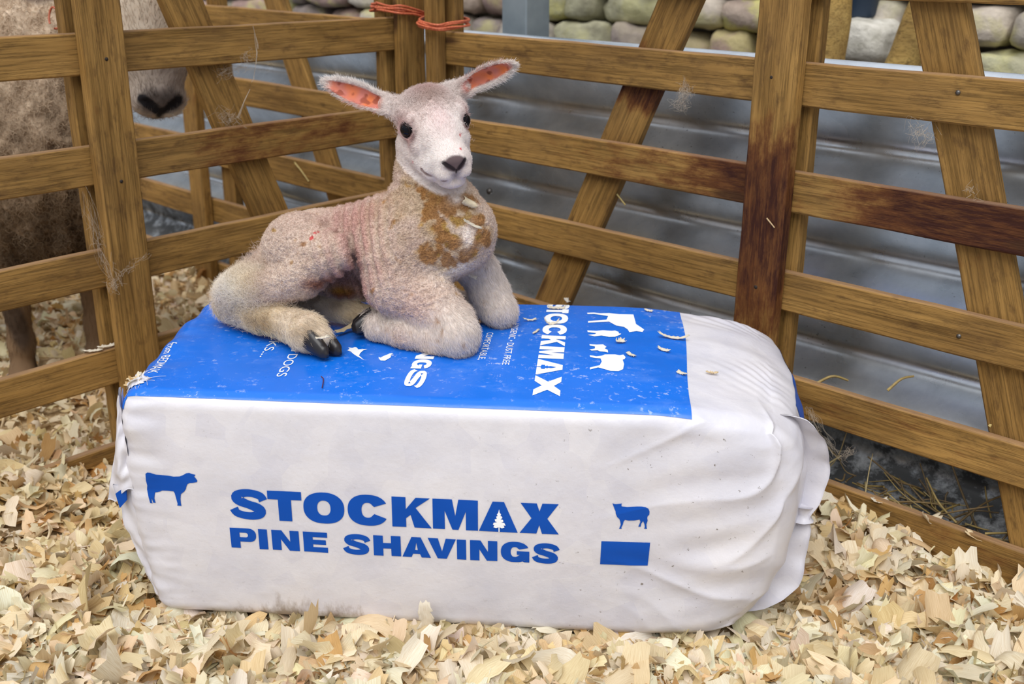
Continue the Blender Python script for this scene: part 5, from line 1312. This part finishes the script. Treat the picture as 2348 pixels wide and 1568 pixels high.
    for s_ in (1, -1):
        nose = np.maximum(nose, sstep(1.15, .85, sg([mz(s_ * .004, 20), mz(s_ * .020, 37), mz(s_ * .036, 50)], [.010, .0115])))
        nose = np.maximum(nose, .75 * sstep(1.2, .8, sg([mz(0, -18), mz(s_ * .024, -20), mz(s_ * .044, -32)], [.006, .006])))
    nose = np.maximum(nose, sstep(1.2, .7, sg([mz(0, 26), mz(0, 5), mz(0, -18)], [.010, .007])))
    fc = blend(fc, (.085, .070, .068), sstep(1.3, .5, sg([mz(-.022, 46), mz(.022, 46)], [.030])) * .8)
    fc = blend(fc, (.014, .013, .016), np.clip(nose, 0, .97))
    fc = blend(fc, (.70, .66, .62), sstep(1.2, .6, sg([mz(-.022, -2), mz(-.040, 6)], [.020])) * .8)
    fc = blend(fc, (.09, .045, .030), ear * .85)
    c = c * (1 - head[:, None]) + fc * head[:, None]
    lg = np.tile(A(.20, .125, .070), (len(V), 1)); lg = blend(lg, (.065, .042, .028), sstep(.0, .5, noise(V * A(22, 22, 9), 12))); c = c * (1 - leg[:, None]) + lg * leg[:, None]
    c = np.clip(c * (1 + .08 * nf[:, None]), .004, .9)
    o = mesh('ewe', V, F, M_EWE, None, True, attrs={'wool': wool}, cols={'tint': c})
    tag(o, 'woolly adult ewe with dirty fleece standing behind the left hurdle', 'sheep')
    rng = np.random.default_rng(31); Ps, Rs, Cs = [], [], []
    def coat(n, w, length, rad, **kw):
        qd, W = sample(V, F, n, rng, w); r = lerp(V, qd, W); nn = lerp(N, qd, W); fl = kw.pop('flow')(r, nn); fl = fl - nn * (fl * nn).sum(1, keepdims=True)
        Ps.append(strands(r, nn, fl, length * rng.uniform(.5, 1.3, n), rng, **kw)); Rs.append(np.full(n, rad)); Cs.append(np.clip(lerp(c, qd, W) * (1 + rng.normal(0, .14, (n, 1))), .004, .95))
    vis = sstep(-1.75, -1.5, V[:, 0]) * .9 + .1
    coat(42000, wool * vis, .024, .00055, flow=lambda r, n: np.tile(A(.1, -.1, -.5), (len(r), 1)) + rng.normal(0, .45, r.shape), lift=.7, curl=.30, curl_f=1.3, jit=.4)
    nk = np.clip(1 - sstep(.25, .6, nose), 0, 1)
    coat(9000, head * nk, .010, .0004, flow=lambda r, n: np.tile(-ax, (len(r), 1)) + rng.normal(0, .2, r.shape), lift=.3, jit=.15)
    coat(5000, leg * (1 - sstep(.10, .04, V[:, 2])), .010, .0004, flow=lambda r, n: np.tile(A(0, 0, -1.0), (len(r), 1)), lift=.3, jit=.2)
    hair('fleece', np.vstack(Ps), np.concatenate(Rs), np.vstack(Cs), M_FUR, o)
    th = np.linspace(0, 2 * np.pi, 25)[:-1]; ph = np.linspace(.001, np.pi - .001, 14); a, b = np.meshgrid(th, ph, indexing='ij'); S = np.stack([np.cos(a) * np.sin(b), np.sin(a) * np.sin(b), np.cos(b)], -1).reshape(-1, 3)
    for s in (1, -1): mesh('eye', H(s * .072, .090, .030) + S * .017, grid_faces(24, 14, wrap_u=True), M_EYE, o)
    for (x, y) in ((-1.170, 2.377), (-1.040, 2.512)):
        h = link('hoof', None, o)
        for s in (1, -1):
            P = S * A(.022, .036, .030) + A(x + s * .020, y - .008, .014); P[:, 2] = np.clip(P[:, 2], -.012, .04); mesh('claw', P, grid_faces(24, 14, wrap_u=True), M_HORN, h)
    # orange loop tag hanging from the near ear
    t = np.linspace(-.3, 2 * np.pi - 1.0, 30); ec = on_v(124, 34, (0, 2.27, 0), np.array([0, 1.0, 0]))
    P = np.stack([ec[0] + .011 * np.sin(t), ec[1] + .004 * np.sin(t * 2), ec[2] - .006 - .021 * np.cos(t)], -1)
    v, f = tube(P, .0022, 8); mesh('ear_tag', v, f, NT('orange_tag').set(Base_Color=(.42, .10, .045), Roughness=.4), o)
    return o
EWE = build_ewe()

# ------------------------------------------------------------------ small things: twine, wool tufts, straw, single shavings
def build_twine():
    t = NT('orange_twine'); o = t.obj((1, 1, 1), False); n = t.noise(o, 220, 3); c = t.ramp(n, [(.3, (.40, .075, .030)), (.7, (.72, .19, .085))]); t.bump(n, .5, .001); mt = t.set(Base_Color=c, Roughness=.55)
    def hl(t_, y, z): return CORNER + DL * t_ + NL * y + np.array([0, 0, z])
    def hr(x, y, z): return CORNER - DR * x + NR * y + np.array([0, 0, z])
    z0 = .858
    loop = [hl(-.078, .035, z0 + .012), hl(-.076, -.010, z0 + .010), hl(-.066, -.036, z0 + .008), hl(-.03, -.040, z0 + .003), hl(.012, -.040, z0 - .010), hr(.076, -.044, z0 - .020), hr(.132, -.040, z0 - .026), hr(.143, -.010, z0 - .024), hr(.140, .052, z0 - .020), hr(.06, .058, z0 - .010), hr(-.01, .075, z0), hl(-.03, .056, z0 + .006), hl(-.078, .048, z0 + .010)]
    V, F, b = [], [], 0
    rng = np.random.default_rng(3)
    for k in range(4):
        off = np.array([0, 0, (k - 1.5) * .0042]); P = spline(np.array(loop + loop[:1]) + off + rng.normal(0, .0016, (len(loop) + 1, 3)), 120)
        v, f = tube(P, .0026, 7, cap=False); V.append(v); F.append(f + b); b += len(v)
    o = mesh('baler_twine', np.vstack(V), np.vstack(F), mt)
    tag(o, 'orange baler twine tied round the hurdle posts in the corner', 'twine')
build_twine()

M_TUFT = NT('loose_wool').set(Base_Color=(.52, .44, .35), Roughness=.9, Specular_IOR_Level=.1)
def tuft(label, P, n, spread, length, seed, rad=.00016):
    """wispy clump of shed fleece caught along the line P"""
    rng = np.random.default_rng(seed); line = spline(np.asarray(P, float), 60); V, F, b = [], [], 0
    for _ in range(n):
        i = rng.integers(0, 60); st = line[i] + rng.normal(0, spread, 3); j = min(59, i + rng.integers(3, 22)); en = line[j] + rng.normal(0, spread * 1.3, 3); mid = (st + en) / 2 + rng.normal(0, length, 3)
        v, f = tube(spline([st, mid, en + rng.normal(0, length * .5, 3)], 8), rad, 3, cap=False); V.append(v); F.append(f + b); b += len(v)
    o = mesh('wool_tuft', np.vstack(V), np.vstack(F), M_TUFT); tag(o, label, 'wool', 'tufts of wool caught on the hurdles'); return o
def lp(px, py, k): return on_v(px, py, CORNER + NL * k, NL)
def rp(px, py, k): return on_v(px, py, CORNER + NR * k, NR)
tuft('long wool strand hanging from left rail across the hurdle middle post', [lp(195, 440, -.006), lp(215, 520, -.01), lp(240, 590, -.012), lp(268, 640, -.036), lp(255, 655, -.036)], 90, .006, .006, 1)
tuft('thin wisp of wool draped across the left hurdle post, running up right', [lp(268, 636, -.036), lp(300, 612, -.034), lp(338, 580, -.034)], 28, .003, .004, 2)
tuft('wool tuft caught under the top rail of the left hurdle, at its brace', [lp(490, 168, .012), lp(525, 162, .012), lp(560, 150, -.004), lp(565, 128, -.004)], 80, .007, .006, 3)
tuft('long thread of wool looping off the top rail of the left hurdle', [lp(578, 55, -.004), lp(590, 110, -.012), lp(578, 190, -.012), lp(545, 270, -.005)], 10, .0008, .001, 4, .0005)
tuft('wool tuft caught on the left hurdle brace, level with second rail', [lp(495, 255, .010), lp(520, 270, .008), lp(540, 278, .006)], 60, .008, .006, 5)
tuft('pale wool tuft dangling below the top rail of the right hurdle', [rp(1575, 190, -.004), rp(1572, 215, -.008), rp(1560, 245, -.012)], 130, .0065, .006, 6)
tuft('small wool wisp on the corrugated sheet, right of the stained post', [rp(2095, 250, -.006), rp(2110, 300, .0), rp(2120, 310, .0)], 50, .008, .008, 7)
tuft('wool strand dangling off the right hurdle beside the bale end', [rp(1850, 935, -.004), rp(1870, 960, -.010), rp(1890, 1015, -.010), rp(1930, 1050, -.006), rp(1950, 1030, .004)], 80, .004, .004, 8)
tuft('wool wisp hooked on the end of the third rail on the right', [rp(2240, 460, -.004), rp(2225, 440, -.008), rp(2232, 425, -.008)], 14, .003, .006, 9)

def mat_straw():
    t = NT('straw'); c = t.attr('tint', 'Color'); n = t.noise(t.obj((1, 1, 1), False), 90, 3); c = t.mix(1.0, c, t.ramp(n, [(.3, .7), (.7, 1.05)]), 'MULTIPLY'); return t.set(Base_Color=c, Roughness=.5)
M_STRAW = mat_straw()
def stalk(p0, p1, bend, w, rng, n=8):
    p0, p1 = np.asarray(p0, float), np.asarray(p1, float); P = spline([p0, (p0 + p1) / 2 + bend, p1], n); return tube(P, w * np.linspace(1, .7, n), 5)
def build_straw():
    rng = np.random.default_rng(17); V, F, C, b = [], [], [], 0
    cols = np.array([(.50, .36, .13), (.42, .30, .10), (.30, .20, .08), (.58, .46, .22), (.22, .15, .07)])
    M = np.array(frame(CORNER, -DR, NR))
    for k in range(420):
        x = rng.uniform(.25, 1.85); y = rng.uniform(.03, .125); z = rng.uniform(-.02, .035) + .02 * rng.random() ** 2; L = rng.uniform(.03, .16); a = rng.uniform(0, np.pi); tilt = rng.normal(.1, .35)
        d = np.array([math.cos(a) * math.cos(tilt), math.sin(a) * math.cos(tilt) * .35, math.sin(tilt)]) * L
        p0 = np.array([x, y, z]); p1 = p0 + d; p1[1] = np.clip(p1[1], .022, .14); p1[2] = max(p1[2], -.02)
        v, f = stalk(p0, p1, rng.normal(0, .006, 3), rng.uniform(.0012, .0026), rng); V.append(v @ M[:3, :3].T + M[:3, 3]); F += [[i + b for i in q] for q in f]; b += len(v); C.append(np.tile(cols[rng.integers(5)] * rng.uniform(.7, 1.15), (len(v), 1)))
    o = mesh('straw', np.vstack(V), F, M_STRAW, cols={'tint': np.vstack(C)}); tag(o, 'tangle of old straw behind the bottom rails of the right hurdle', 'straw', kind='stuff')
build_straw()
def single_straw(label, p0, p1, bend, w=.0024, col=(.55, .42, .15)):
    rng = np.random.default_rng(int(abs(p0[0]) * 1e4)); v, f = stalk(p0, p1, np.array(bend), w, rng, 10); o = mesh('straw_stalk', v, f, M_STRAW, cols={'tint': np.tile(col, (len(v), 1))}); tag(o, label, 'straw', 'single straw stalks on the hurdles')
single_straw('yellow straw poking down from the second rail at the right brace', rp(1385, 418, .022), rp(1434, 470, .03), (0, 0, .004))
single_straw('yellow straw lying across the rear hurdle rail, left of the lamb', rp(675, 372, -.004), rp(708, 416, -.004), (0, 0, .002), .0028)
single_straw('long straw leaning on the corrugated sheet at the far right edge', rp(2268, 978, .02), rp(2348, 905, .06), (0, 0, .004), .003)
single_straw('forked straw on the second lowest rail, right of the bale', rp(2035, 895, .012), rp(2095, 862, .05), (0, 0, .008), .003, (.38, .27, .09))
single_straw('bent straw on the second lowest rail, nearest the bale', rp(1870, 880, .012), rp(1945, 872, .05), (0, 0, .012), .003, (.38, .27, .09))
single_straw('short straw stuck on the stained post of the right hurdle', rp(1758, 500, -.033), rp(1776, 522, -.033), (0, 0, 0), .0016, (.60, .42, .22))

def shaving(label, c, L, W, yaw, tx, ty, curl, seed, tint, group, pre=None):
    rng = np.random.default_rng(seed); a1 = lambda x: np.array([x], float)
    v, f, uv = flake_geometry(a1(c[0]), a1(c[1]), a1(c[2]), a1(L), a1(W), a1(yaw), a1(tx), a1(ty), a1(curl), a1(.1), rng, 12, 7)
    n = len(v); lo = v - v.mean(0)
    if pre is not None: v = c + lo @ pre.T
    nr = vnormals(v, f); v2 = v + nr * .0007; F2 = f[:, ::-1] + n; rim = []
    ring = [i * 7 for i in range(12)] + [77 + j for j in range(1, 7)] + [i * 7 + 6 for i in range(10, -1, -1)] + [j for j in range(5, 0, -1)]
    for a, b_ in zip(ring, ring[1:] + ring[:1]): rim.append((a, b_, b_ + n, a + n))
    o = mesh('wood_shaving', np.vstack([v, v2]), np.vstack([f[:, ::-1], f + n, np.array(rim)]), M_SHAV, cols={'tint': np.tile(tint, (2 * n, 1))}, uv=np.vstack([uv, uv])); tag(o, label, 'wood shaving', group); return o
TOPZ = lambda s, v: b2w(bale_map(np.array([[s, v, BD[2]]]), .0022))[0]
def on_top(px, py, dz=0): q = TOPZ(*tpx(px, py)); q[2] += dz; return q
WH, TN, DK = (.90, .84, .72), (.82, .66, .42), (.60, .36, .15)
c = bpx(977, 1416, -.030); c = b2w(c)
shaving('upright pale wood shaving standing in front of the bale', c, 0.044, .023, 0, 0, 0, .25, 1, WH, 'single shavings', np.array([[.10, 1, 0], [0, .15, .98], [-.99, .1, .1]]).astype(float))
G2 = 'shavings lying on the bale'
shaving('white shaving sticking up at the back edge of the bale', on_top(1297, 690, .006), .018, .009, 1.2, .9, .3, .9, 2, WH, G2)
shaving('thin curled shaving at the back edge beside the first white letter', on_top(1275, 700), .026, .008, .1, .1, .1, .5, 3, WH, G2)
shaving('curled shaving lying across the letter O of the white lettering', on_top(1262, 742), .026, .008, .3, .2, .2, 1.8, 4, WH, G2)
shaving('thin shaving lying left of the letter K on the blue panel', on_top(1228, 762), .018, .005, 1.1, .2, 0, .3, 5, WH, G2)
shaving('long white shaving lying at the right edge of the blue panel', on_top(1518, 768), .040, .008, -.12, .1, .1, .8, 6, WH, G2)
shaving('small white shaving on the blue panel, nearest its right edge', on_top(1505, 797), .018, .007, -.5, .2, .1, .8, 7, WH, G2)
shaving('round shaving beside the goat picture on the bale top', on_top(1420, 783), .015, .011, .4, .3, .1, 1.0, 8, WH, G2)
shaving('small white shaving right of the printed sheep picture', on_top(1443, 812), .014, .007, -.9, .2, .1, .5, 9, WH, G2)
shaving('small white shaving near the front right of the blue panel', on_top(1544, 845), .013, .007, -.8, .2, .1, .5, 10, WH, G2)
shaving('tiny white shaving on the blue panel beside the bull picture', on_top(1474, 703), .013, .005, -.5, .2, .1, .5, 11, WH, G2)
shaving('white shaving on the blue panel, right of the far knee', on_top(1214, 732), .020, .006, .1, .1, .1, .8, 12, WH, G2)
shaving('brown splinter standing beside the near front knee of the lamb', on_top(1102, 738, .006), .017, .004, 1.3, .3, -1.0, .3, 13, (.62, .36, .20), G2)
shaving('long tan shaving leaning against the folded front hoof', on_top(798, 752, .008), .042, .009, .75, .35, -.25, .7, 14, (.80, .66, .44), G2)
shaving('white shaving stuck on the hind hoof of the lamb', b2w(gz(738, 776, .036)), .019, .006, .7, .35, .1, .4, 15, WH, G2)
shaving('tan chip on the white end of the bale top', on_top(1600, 836), .014, .005, -.1, .1, .05, .3, 16, TN, G2)
M_RED = NT('red_thread').set(Base_Color=(.10, .005, .02), Roughness=.5)
P = np.array([on_top(736, 857, .001), on_top(741, 862, .001), on_top(740, 872, .001), on_top(738, 880, .001)]); v, f = tube(spline(P, 14), .0008, 5)
tag(mesh('red_thread', v, f, M_RED), 'short dark red thread lying near the front of the blue panel', 'thread')
G3 = 'shavings caught on the rails'
rl = lambda px, py: rp(px, py, .006)
shaving('crumpled pale shaving perched on the bottom right rail', rl(2130, 1196), .040, .022, .5, .4, .3, 1.6, 21, (.84, .74, .56), G3)
shaving('white shaving on the bottom right rail, nearest the bale', rl(2018, 1150), .028, .016, .2, .1, .1, .6, 22, WH, G3)
shaving('tan shaving lying at the far right of the bottom rail', rl(2250, 1238), .045, .014, -.5, .2, .1, .7, 23, TN, G3)
shaving('cream shaving on the lowest visible left rail, by the post', lp(245, 797, .006), .030, .009, .8, .1, .1, .6, 24, WH, G3)
shaving('cream shaving on the lowest visible left rail, left of another', lp(212, 806, .006), .028, .008, .6, .1, .1, .5, 25, WH, G3)
EAT = 'shavings stuck on the chest of the lamb'
def stuck(label, px, py, L, W, seed, tint=WH):
    Pw = np.array([LAMB.matrix_world @ v.co for v in LAMB.data.vertices]) if not hasattr(stuck, 'P') else stuck.P
    stuck.P = Pw; d = Pw - CAM_LOC; z = d @ _fw; sx = IW / 2 + FPX * (d @ _rt) / z; sy = IH / 2 - FPX * (d @ _up) / z
    c = np.where(np.hypot(sx - px, sy - py) < 4)[0]; p = Pw[c[z[c].argmin()]]
    shaving(label, p + np.array([.001, -.004, .001]), L, W, .2, 1.2, .5, .8, seed, tint, EAT)
stuck('cream shaving stuck high on the stained chest of the lamb', 1078, 473, .020, .012, 31, (.90, .80, .60))
stuck('thin white shaving stuck on the breast of the lamb', 1084, 520, .026, .004, 32)
stuck('white sliver hanging between the forelegs of the lamb', 1080, 640, .018, .006, 33)
